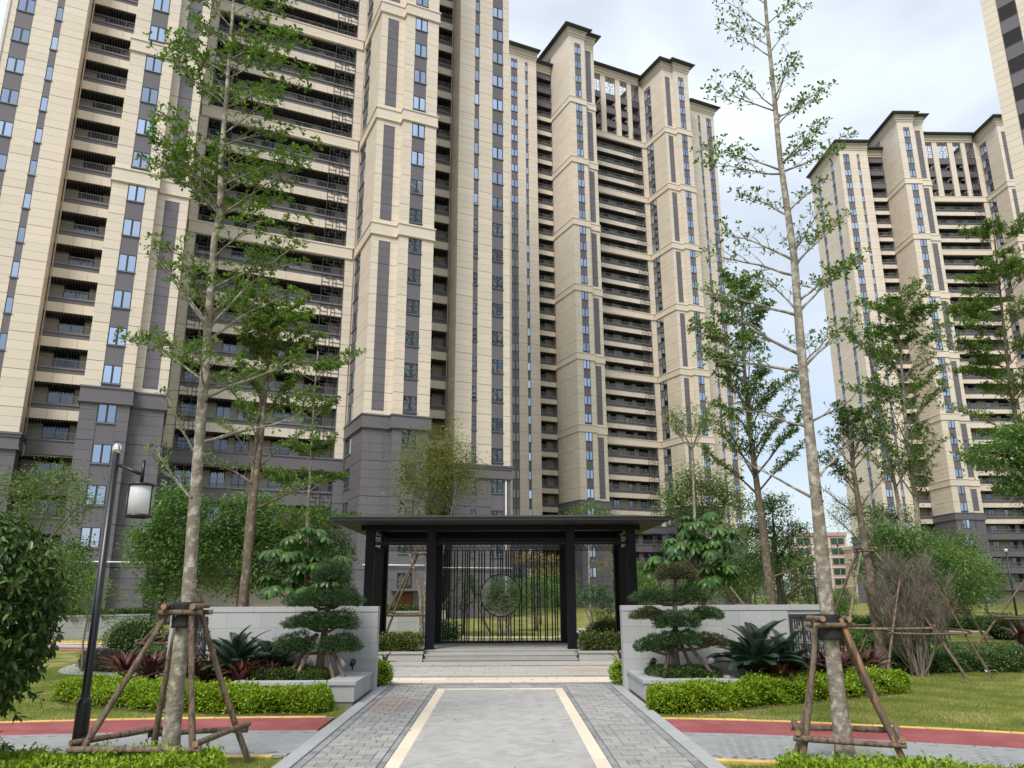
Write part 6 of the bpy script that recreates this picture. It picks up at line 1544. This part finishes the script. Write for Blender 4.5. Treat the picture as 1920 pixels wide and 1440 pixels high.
# yellow-green feathery tree behind the pavilion: pale crooked stems
yt = thing('tree', 'yellow-green feathery tree with pale crooked stems behind the gate pavilion', 'tree', (-3.5, 30, 0), 0, g3)
wood = MB(); lv = Leaves()
for (x0, pts) in ((0, [(0.15, 0, 0), (0.05, 0, 1.6), (-0.35, 0, 3.0), (-0.5, 0, 4.5), (-0.7, 0, 6.2)]), (0, [(0.25, 0.1, 0), (0.2, 0.1, 1.8), (0.35, 0.1, 3.4), (0.5, 0.1, 5.0), (0.7, 0.1, 7.2)]), (0, [(0.3, -0.1, 0), (0.7, -0.1, 2.2), (0.95, -0.1, 3.6), (1.3, -0.1, 5.2), (1.5, -0.1, 6.6)]), (0, [(0.2, 0.2, 0.2), (0.6, 0.2, 3.0), (0.3, 0.2, 4.6), (0.1, 0.2, 7.0)])):
    trunk_tube(wood, pts, 0.085, 0.025, 8, 0.06)
    for t in np.linspace(0.45, 0.98, 9):
        z = pts[-1][2] * t; q = trunk_at(pts, z)
        for i in range(2):
            az = random.uniform(0, 6.28); P_ = limb_points(q, az, random.uniform(0.9, 1.7), 55, 62, 5, 0.1); wood.tube(P_, [0.022, 0.018, 0.015, 0.011, 0.008, 0.004], 4, 0, False)
            for k in range(7): lv.cluster(interp_pts(P_, random.uniform(0.35, 1.0))[0], 16, 0.38, 0.10)
for i in range(330):
    d = rand_dirs(1, -0.2, 1.0)[0]; rr = random.uniform(0.45, 1.0); lv.cluster((0.62 + d[0]*1.95*rr, d[1]*1.5*rr, 5.6 + d[2]*2.35*rr), 22, 0.5, 0.115)
wood.build('trunk', [M['bark_pale']], yt); link('crown', lv.mesh('crown', T_DIAM, LF['yellowgreen'], 0.36), yt)
support('log support under the yellow-green tree seen left of the gate bars', [(-4.6, 29.2), (-3.0, 29.2), (-3.0, 30.7), (-4.5, 30.7)], (-3.4, 30), 3.1, 0.9, 0.045, 0.2, True, 0, True, 0.2)
broadleaf('tree', 'broad soft green tree above the right umbrella plant', (8.0, 33), 3.6, 0.14, [(0, 0, 6.0, 1.2, 1.2, 0.9, 2200), (-0.9, 0, 5.2, 1.0, 1.0, 0.8, 1600), (1.0, 0, 5.2, 1.0, 1.0, 0.8, 1600), (0, 0, 4.5, 1.4, 1.2, 0.7, 1600)], 0.12, 'termfine', sub=24, subr=0.5)
broadleaf('tree', 'dense dark green tree with low spreading limbs at the right picture edge', (11.6, 16), 3.6, 0.13, [(-1.35, 0, 4.35, 0.8, 0.7, 0.30, 1900), (-0.4, 0, 4.75, 0.95, 0.8, 0.35, 2600), (0.4, 0, 4.9, 0.8, 0.8, 0.4, 1600), (-0.9, 0, 3.75, 0.7, 0.6, 0.3, 1500), (-0.2, 0, 4.1, 0.9, 0.8, 0.4, 2000), (-0.3, 0, 3.2, 0.7, 0.6, 0.35, 1300), (0.5, 0, 3.6, 0.7, 0.7, 0.5, 1400), (0.2, 0, 2.6, 0.6, 0.6, 0.35, 800)], 0.085, 'mid', 'bark_dark', sub=30, subr=0.28)
broadleaf('tree', 'dark round-crowned tree left of the pink brick building', (11.6, 35), 4.0, 0.16, [(0, 0, 5.2, 0.9, 0.9, 0.7, 1500), (-0.7, 0, 4.2, 0.9, 0.9, 0.7, 1300), (0.7, 0, 4.0, 1.0, 0.9, 0.8, 1500), (0.2, 0, 3.0, 1.4, 1.1, 0.9, 1900)], 0.13, 'dark', 'bark_dark')
broadleaf('tree', 'glossy green bushy tree behind the leafless shrub', (11.8, 25), 1.2, 0.08, [(0, 0, 3.2, 0.6, 0.6, 0.7, 1100), (0, 0, 2.3, 0.8, 0.7, 0.7, 1500), (0.9, 0, 3.0, 0.6, 0.6, 0.6, 900), (1.6, 0, 2.2, 0.7, 0.7, 0.7, 1200), (2.6, 0, 1.7, 0.7, 0.7, 0.6, 1100)], 0.12, 'mid', sub=22)
broadleaf('tree', 'soft feathery green tree in front of the right tower base', (14.3, 31), 3.0, 0.1, [(-0.6, 0, 4.6, 1.3, 1.0, 0.6, 1500), (0.8, 0, 4.4, 1.2, 1.0, 0.5, 1300), (0.3, 0, 3.6, 1.5, 1.0, 0.6, 1500), (2.2, 0, 3.4, 1.0, 0.9, 0.6, 900), (1.5, 0, 2.6, 1.1, 0.9, 0.6, 900)], 0.11, 'termfine', sub=22, subr=0.45, ratio=0.35)
broadleaf('tree', 'grey-green bushy tree seen through the moon opening', (-0.3, 32), 1.0, 0.07, [(0, 0, 1.7, 0.6, 0.5, 0.5, 1300), (-0.4, 0, 1.2, 0.55, 0.5, 0.5, 1100), (0.4, 0, 1.2, 0.55, 0.5, 0.5, 1100)], 0.085, 'dark', 'bark_pale', sub=22, subr=0.25, stems=3)
broadleaf('tree', 'bright green small tree behind the right pavilion bay', (3.15, 31), 1.0, 0.03, [(0, 0, 1.7, 0.5, 0.45, 0.24, 700), (0.35, 0, 1.35, 0.4, 0.4, 0.22, 500), (-0.35, 0, 1.35, 0.4, 0.4, 0.22, 500), (0.4, 0, 0.9, 0.45, 0.4, 0.3, 500)], 0.085, 'schef', 'twig', sub=20, subr=0.22, stems=3)
broadleaf('tree', 'bare pale-twigged tree behind the right pavilion bay', (4.5, 34), 2.6, 0.06, [(0, 0, 3.3, 0.5, 0.5, 0.6, 350), (-0.4, 0, 2.7, 0.6, 0.5, 0.5, 350), (0.3, 0, 2.4, 0.4, 0.4, 0.4, 200)], 0.08, 'yellowgreen', 'bark_pale', sub=9, subr=0.4, stems=2)
support('thin log support under the bare tree in the right pavilion bay', [(3.9, 33.4), (5.1, 33.4), (5.1, 34.6), (3.9, 34.6)], (4.5, 34), 1.5, 0.5, 0.035, 0.12, True, 0, False)
broadleaf('tree', 'straw yellow leaved tree glimpsed through the gate bars', (1.5, 44), 2.6, 0.07, [(0, 0, 3.4, 1.4, 0.8, 0.22, 500), (0.3, 0, 2.7, 1.2, 0.8, 0.2, 420)], 0.13, 'ochre', 'bark_brown', sub=14, subr=0.4)
broadleaf('tree', 'dark green tree behind the gate bars right of the moon opening', (1.0, 36), 1.2, 0.08, [(0, 0, 1.9, 0.8, 0.7, 0.55, 1100), (0.7, 0, 1.5, 0.7, 0.6, 0.5, 900), (-0.4, 0, 1.2, 0.6, 0.6, 0.4, 700)], 0.10, 'mid', sub=22)
broadleaf('tree', 'twiggy dark tree behind the gate bars left of the moon opening', (-2.0, 33), 2.2, 0.06, [(0, 0, 2.0, 0.5, 0.5, 0.6, 420), (0.5, 0, 1.5, 0.5, 0.5, 0.5, 380), (-0.2, 0, 1.1, 0.5, 0.5, 0.4, 300)], 0.09, 'dark', 'bark_dark', sub=14)
support('slanted log props left of the moon opening', [(-3.0, 31.6), (-1.2, 31.6), (-1.2, 32.6)], (-2.0, 32), 2.2, 0.7, 0.04, 0.1, False, 0, False)
broadleaf('tree', 'small green tree peeping over the pavilion roof right half', (4.3, 45), 4.5, 0.07, [(0, 0, 6.2, 1.0, 0.8, 0.35, 520), (0.9, 0, 5.8, 0.8, 0.7, 0.3, 380), (-0.8, 0, 5.7, 0.9, 0.7, 0.35, 420)], 0.13, 'termfine', 'bark_pale', sub=16, subr=0.4)
broadleaf('tree', 'brownish thin-crowned tree between the right umbrella plant and the dark trunk', (6.4, 28), 2.0, 0.07, [(0, 0, 3.4, 0.6, 0.6, 0.5, 420), (0.2, 0, 2.4, 0.7, 0.6, 0.6, 520), (-0.1, 0, 1.6, 0.6, 0.6, 0.5, 520)], 0.10, 'dark', 'bark_brown', sub=16, subr=0.3, stems=2)
support('grey log support beside the right umbrella plant', [(4.9, 21.4), (6.2, 21.4), (6.2, 22.6), (4.9, 22.6)], (5.5, 22), 2.2, 1.25, 0.034, 0.15, True, 0, True, 0.1)

# the planting that closes the view: copies of three trees
protos = [broadleaf('tree', 'mid green garden tree in the far planting beyond the lawns', (-16.5, 41), 2.4, 0.14, [(0, 0, 4.6, 1.6, 1.4, 1.0, 1500), (-1.2, 0, 3.4, 1.3, 1.2, 0.9, 1200), (1.2, 0, 3.3, 1.4, 1.2, 0.9, 1200), (0, 0, 2.2, 1.8, 1.4, 1.0, 1500)], 0.17, 'mid', sub=20, subr=0.55, group='far garden trees'),
          broadleaf('tree', 'dark green garden tree in the far planting beyond the lawns', (19.8, 41), 2.2, 0.14, [(0, 0, 3.9, 1.3, 1.2, 0.9, 1300), (-1.0, 0, 2.9, 1.2, 1.1, 0.9, 1100), (1.3, 0, 2.7, 1.2, 1.2, 0.9, 1100), (0.2, 0, 1.7, 1.9, 1.4, 0.9, 1500)], 0.17, 'dark', sub=20, subr=0.55, group='far garden trees'),
          broadleaf('tree', 'pale feathery garden tree in the far planting beyond the lawns', (21.5, 40), 2.4, 0.12, [(0, 0, 3.4, 1.3, 1.2, 0.5, 900), (1.0, 0, 2.8, 1.2, 1.1, 0.5, 800), (-1.0, 0, 2.5, 1.2, 1.1, 0.5, 800), (0, 0, 1.7, 1.5, 1.3, 0.6, 900)], 0.16, 'termfine', sub=20, subr=0.6, group='far garden trees')]
spots_ = [(0, 13.5, 46, 1.0), (1, 17.5, 52, 1.1), (2, 17.6, 45, 0.42), (0, 24.5, 60, 0.5), (1, 21.0, 52, 0.45), (1, 25.5, 47, 1.0), (0, 29, 52, 1.1), (2, 32, 44, 1.0), (1, 35, 50, 1.1), (0, 39, 56, 1.1), (1, 43, 48, 1.0), (2, 10.5, 47, 0.9),
          (1, 47, 58, 1.2), (0, 52, 52, 1.1), (0, 23.5, 78, 1.1), (2, 31.5, 84, 0.75), (0, 41, 78, 1.2), (2, 48, 82, 1.3), (1, 19.5, 70, 1.1), (0, 55, 76, 1.2), (1, 62, 70, 1.2), (2, 7.5, 48, 0.8), (0, 3.0, 50, 0.7), (1, -21.5, 38, 1.0), (2, -25, 36, 1.0), (0, -19.5, 34, 0.7), (1, 9.4, 58, 0.9), (2, 14.0, 60, 0.9), (0, 37, 66, 1.1), (1, 30, 62, 1.0)]
for k, x, y, s_ in spots_:
    o = copy_tree(protos[k]); o.location = (x, y, -0.6 if y > 46 else 0.0); o.rotation_euler = (0, 0, random.uniform(0, 6.28)); o.scale = (s_, s_, s_ * random.uniform(0.85, 1.1))

# leafless shrub with log frame
bs = thing('shrub', 'leafless grey-brown multi-twigged shrub with log frame on the right lawn', 'shrub', (8.2, 16.6, 0))
wood = MB()
for i in range(46):
    a = random.uniform(0, 6.28); lean = random.uniform(0, 1.0) ** 0.7; p0 = V3((random.gauss(0, 0.09), random.gauss(0, 0.09), -0.02))
    tgt = V3((math.cos(a) * 0.92 * lean, math.sin(a) * 0.8 * lean, 1.25 + 1.15 * math.sqrt(max(0, 1 - lean * lean)) * random.uniform(0.75, 1.0)))
    pts = []
    for j in range(8):
        t = j / 7; q = p0.lerp(tgt, t); q.x = p0.x + (tgt.x - p0.x) * t ** 0.8; q.y = p0.y + (tgt.y - p0.y) * t ** 0.8; q.z = p0.z + (tgt.z - p0.z) * t ** 1.05
        pts.append(q + V3((random.gauss(0, 0.018), random.gauss(0, 0.018), 0)))
    wood.tube(pts, [0.020*(1 - 0.12*j) for j in range(8)], 5, 0, False)
    for k in range(15):
        q, d = interp_pts(pts, random.uniform(0.30, 1.0)); out = V3((q.x, q.y, 0)); a2 = (math.atan2(out.y, out.x) if out.length > 0.1 else 0) + random.gauss(0, 1.1); l2 = random.uniform(0.18, 0.46)
        sp = limb_points(q, a2, l2, random.uniform(20, 75), 70, 4, 0.5); wood.tube(sp, [0.0075, 0.0065, 0.0055, 0.004, 0.0025], 3, 0, False)
        for m_ in range(7):
            q2, d2 = interp_pts(sp, random.uniform(0.1, 1.0)); sp2 = limb_points(q2, random.uniform(0, 6.28), random.uniform(0.08, 0.24), random.uniform(10, 75), 65, 2, 0.5); wood.tube(sp2, [0.004, 0.0035, 0.0018], 3, 0, False)
wood.build('twigs', [M['twig']], bs)
support('log frame round the leafless shrub, long rails on leaning poles', [(7.5, 16.1), (8.95, 16.1), (9.0, 17.1), (7.5, 17.2)], (8.25, 16.6), 1.85, 0.86, 0.022, 0.45, True, 0, False)
support('tall log support round the bare-limbed dark tree beyond the wall end', [(6.75, 16.3), (8.35, 16.3), (8.4, 17.7), (6.9, 17.7)], (7.55, 17.0), 2.5, 0.95, 0.028, 0.16, True, 0, True, 0.11)
support('log support at the far right edge near maroon cordylines', [(12.9, 20.2), (14.4, 20.2), (14.4, 21.6), (12.9, 21.6)], (13.9, 21.0), 2.2, 0.95, 0.028, 0.16, True, 0, False)
support('log support behind the leafless shrub holding the twin-stemmed tree', [(13.1, 26.2), (14.7, 26.2), (14.7, 27.8), (13.1, 27.8)], (13.84, 27), 3.0, 1.0, 0.034, 0.22, True, 0, True, 0.16)
support('log support left of the left wall beside the dome shrub', [(-8.2, 18.0), (-6.9, 18.0), (-6.9, 19.2), (-8.2, 19.2)], (-7.4, 18.6), 1.7, 0.62, 0.035, 0.12, True, 0, False)

# osmanthus filling the left edge, close to the camera
om = thing('tree', 'dark glossy osmanthus filling the left picture edge', 'tree', (-4.80, 7.25, 0))
wood = MB(); lv = Leaves()
trunk_tube(wood, [(-0.1, 0, -0.05), (-0.12, 0, 0.6), (-0.2, 0, 1.2)], 0.05, 0.03, 8)
def om_leaf(p, d): lv.put(p, d, V3((random.gauss(0, .4), random.gauss(0, .4), 1)), random.uniform(0.065, 0.105))
for i in range(1150):
    d = rand_dirs(1, -0.85, 1.0)[0]; rr = random.uniform(0.55, 1.0) ** 0.5
    c = V3((-0.15 + d[0]*0.80*rr, d[1]*0.75*rr, 1.46 + d[2]*0.97*rr)); ax = (V3((d[0], d[1], d[2]*0.4 + 0.25))).normalized()
    wood.tube([c - ax*0.14, c + ax*0.05], [0.004, 0.003], 3, 0, False)
    for k in range(13):
        t = random.uniform(-0.12, 0.06); a = random.uniform(0, 6.28); o = ax.orthogonal().normalized(); o2 = ax.cross(o)
        om_leaf(c + ax*t, ax*random.uniform(0.1, 0.7) + o*math.cos(a) + o2*math.sin(a) + V3((0, 0, -0.35)))
for (p0, az, L_, e0, e1) in (((0.1, 0.1, 0.95), R(0), 0.55, -5, -40), ((0.0, 0.1, 0.85), R(20), 0.5, -12, -55), ((0.1, -0.1, 1.1), R(-10), 0.5, 0, -30), ((0.0, 0.0, 0.7), R(5), 0.55, -20, -60)):
    pts = limb_points(p0, az, L_, e0, e1, 6); wood.tube(pts, [0.008 - 0.001*j for j in range(7)], 4, 0, False)
    for k in range(30):
        q, d = interp_pts(pts, random.uniform(0.15, 1.0)); om_leaf(q, V3((random.gauss(0.3, .8), random.gauss(0, .8), random.gauss(-0.7, .5))))
wood.build('trunk', [M['bark_brown']], om); link('crown', lv.mesh('crown', T_OVAL, LF['dark'], 0.40), om)

# ------------------------------------------------------------------ grass, far paths and small things
def track_y(x): return np.interp(x, CC[:, 0], CC[:, 1])
NB = 420000
gx = RNG.uniform(-10.5, 11.5, NB); gy = 7.6 + RNG.uniform(0, 1, NB) ** 1.2 * 12.6
ok = (gy > track_y(gx) + 0.02) & ((gx < -2.45) | (gx > 2.02)) & ~((np.abs(gx + 0.2) < 4.0) & (gy > 12.4)) & ~((gy > 13.6) & (gx > -6.9) & (gx < 5.9))
gx, gy = gx[ok], gy[ok]
gx2 = RNG.uniform(-3.2, -2.36, 5000); gy2 = RNG.uniform(6.9, 8.72, 5000); gx3 = RNG.uniform(2.1, 2.6, 3000); gy3 = RNG.uniform(7.0, 8.3, 3000)
gx, gy = np.concatenate([gx, gx2, gx3]), np.concatenate([gy, gy2, gy3]); n = len(gx)
D_ = np.stack([RNG.normal(0, .45, n), RNG.normal(0, .45, n), np.ones(n)], 1); N_ = rand_dirs(n)
Lg = RNG.uniform(0.022, 0.050, n)
tag(link('grass', leaf_mesh('grass', np.stack([gx, gy, np.full(n, -0.002)], 1), D_, N_, Lg, 0.0075, T_NEED, LF['grass'])), kind='stuff')
def strip(name, pts, w, z, m, kind='structure'):
    P_ = catmull(pts, 8); T_ = np.gradient(P_, axis=0); T_ /= np.linalg.norm(T_, axis=1, keepdims=True); b = MB(); vs = []; fs = []
    for p, t in zip(P_, T_): vs += [(p[0] - t[1]*w/2, p[1] + t[0]*w/2, z), (p[0] + t[1]*w/2, p[1] - t[0]*w/2, z)]
    for i in range(len(P_) - 1): fs.append((2*i, 2*i+1, 2*i+3, 2*i+2))
    b.add(vs, fs); return tag(b.build(name, [M[m]]), kind=kind)
strip('garden_path', [(-7.2, 17.6), (-8.3, 17.45), (-9.3, 17.9), (-9.9, 19.0), (-10.3, 20.5)], 0.9, 0.012, 'kerb')
strip('running_track', [(-22, 29.5), (-16, 26.2), (-12.5, 25.2), (-8, 25.5)], 1.0, 0.010, 'track')
strip('yellow_edging', [(-22, 28.9), (-16, 25.6), (-12.5, 24.6), (-8, 24.9)], 0.14, 0.016, 'yellow')
strip('stone_walk', [(-22, 30.6), (-16, 27.3), (-12.5, 26.3), (-8, 26.6)], 1.1, 0.010, 'kerb')
tp = strip('tactile_paving', [(-20, 31.2), (-16.4, 28.9), (-14, 28.2), (-11, 28.4)], 1.3, 0.010, 'creamstrip')
for i in range(26):
    t = i / 26; x = -18.4 + 7.0*t; y = np.interp(x, [-20, -16.4, -14, -11], [31.2, 28.9, 28.2, 28.4])
    b = MB(); b.box(-0.07, 0.07, -0.5, 0.5, 0, 0.03); b.build('yellow_bar', [M['yellow']], tp, (x, y, 0.0), R(-28))
strip('garden_path', [(-9, 30.6), (-4, 31.0), (1.2, 30.6), (2.4, 32.5), (3.0, 38)], 0.8, 0.012, 'plazaslab')
strip('running_track', [(1.8, 29.8), (3.6, 31.6), (4.6, 36), (7, 44)], 0.9, 0.010, 'track')
strip('garden_path', [(8.5, 33.0), (14, 34), (22, 33)], 0.9, 0.012, 'kerb')
b = MB(); b.box(-0.42, 0.42, -0.3, 0.3, 0.0, 0.06); o = b.build('stepping_stone', [M['palewhite']], None, (-11.3, 23.2, 0)); tag(o, 'flat pale stepping slab on the far left lawn', 'stone slab')
sg_ = thing('bollard_sign', 'small yellow sign board on the path seen through the gate bars', 'sign', (2.35, 35.0, 0))
b = MB(); b.box(-0.17, 0.17, -0.02, 0.02, 0.75, 1.2); b.build('board', [M['yellow']], sg_); b = MB(); b.tube([(0, 0.03, 0), (0, 0.03, 0.8)], [0.03, 0.03], 8); b.build('post', [M['lampblack']], sg_)
for x, y, h_, l_ in ((12.4, 33.0, 3.0, 'thin dark distant lamp post right of the big pale trunk'), (20.5, 33, 3.2, 'thin dark distant lamp post at the far right')):
    t_ = thing('lamp_post', l_, 'lamp post', (x, y, 0)); b = MB(); b.tube([(0, 0, 0), (0, 0, h_)], [0.05, 0.035], 8); b.build('pole', [M['lampblack']], t_); b = MB(); b.lathe([(0, h_), (0.06, h_), (0.06, h_ + 0.1), (0, h_ + 0.12)], 10); b.build('finial', [M['opal']], t_)
o = MB(); o.add([(-0.12, -0.05, 0.02), (0.0, -0.06, 0.07), (0.13, -0.03, 0.02), (0.11, 0.07, 0.05), (-0.02, 0.06, 0.03), (-0.11, 0.05, 0.06)], [(0, 1, 4, 5), (1, 2, 3, 4)]); o = o.build('paper_scrap', [M['white']], None, (9.7, 16.75, 0.03)); tag(o, 'crumpled white paper scrap on the grass before the dark hedge', 'litter')

lv = Leaves()
for i in range(170):
    x, y = (random.uniform(-2.1, 1.9), random.uniform(7.6, 19.5)) if i < 90 else (random.uniform(-8, 8), random.uniform(9.0, 15.5))
    lv.put((x, y, 0.052 if abs(x) > 1.75 and abs(x) < 2.4 else 0.042), V3((random.gauss(0, 1), random.gauss(0, 1), random.gauss(0, .12))), V3((random.gauss(0, .2), random.gauss(0, .2), 1)), random.uniform(0.025, 0.055))
tag(link('fallen_leaves', lv.mesh('fallen_leaves', T_OVAL, LF['ochre'], 0.5)), kind='stuff')
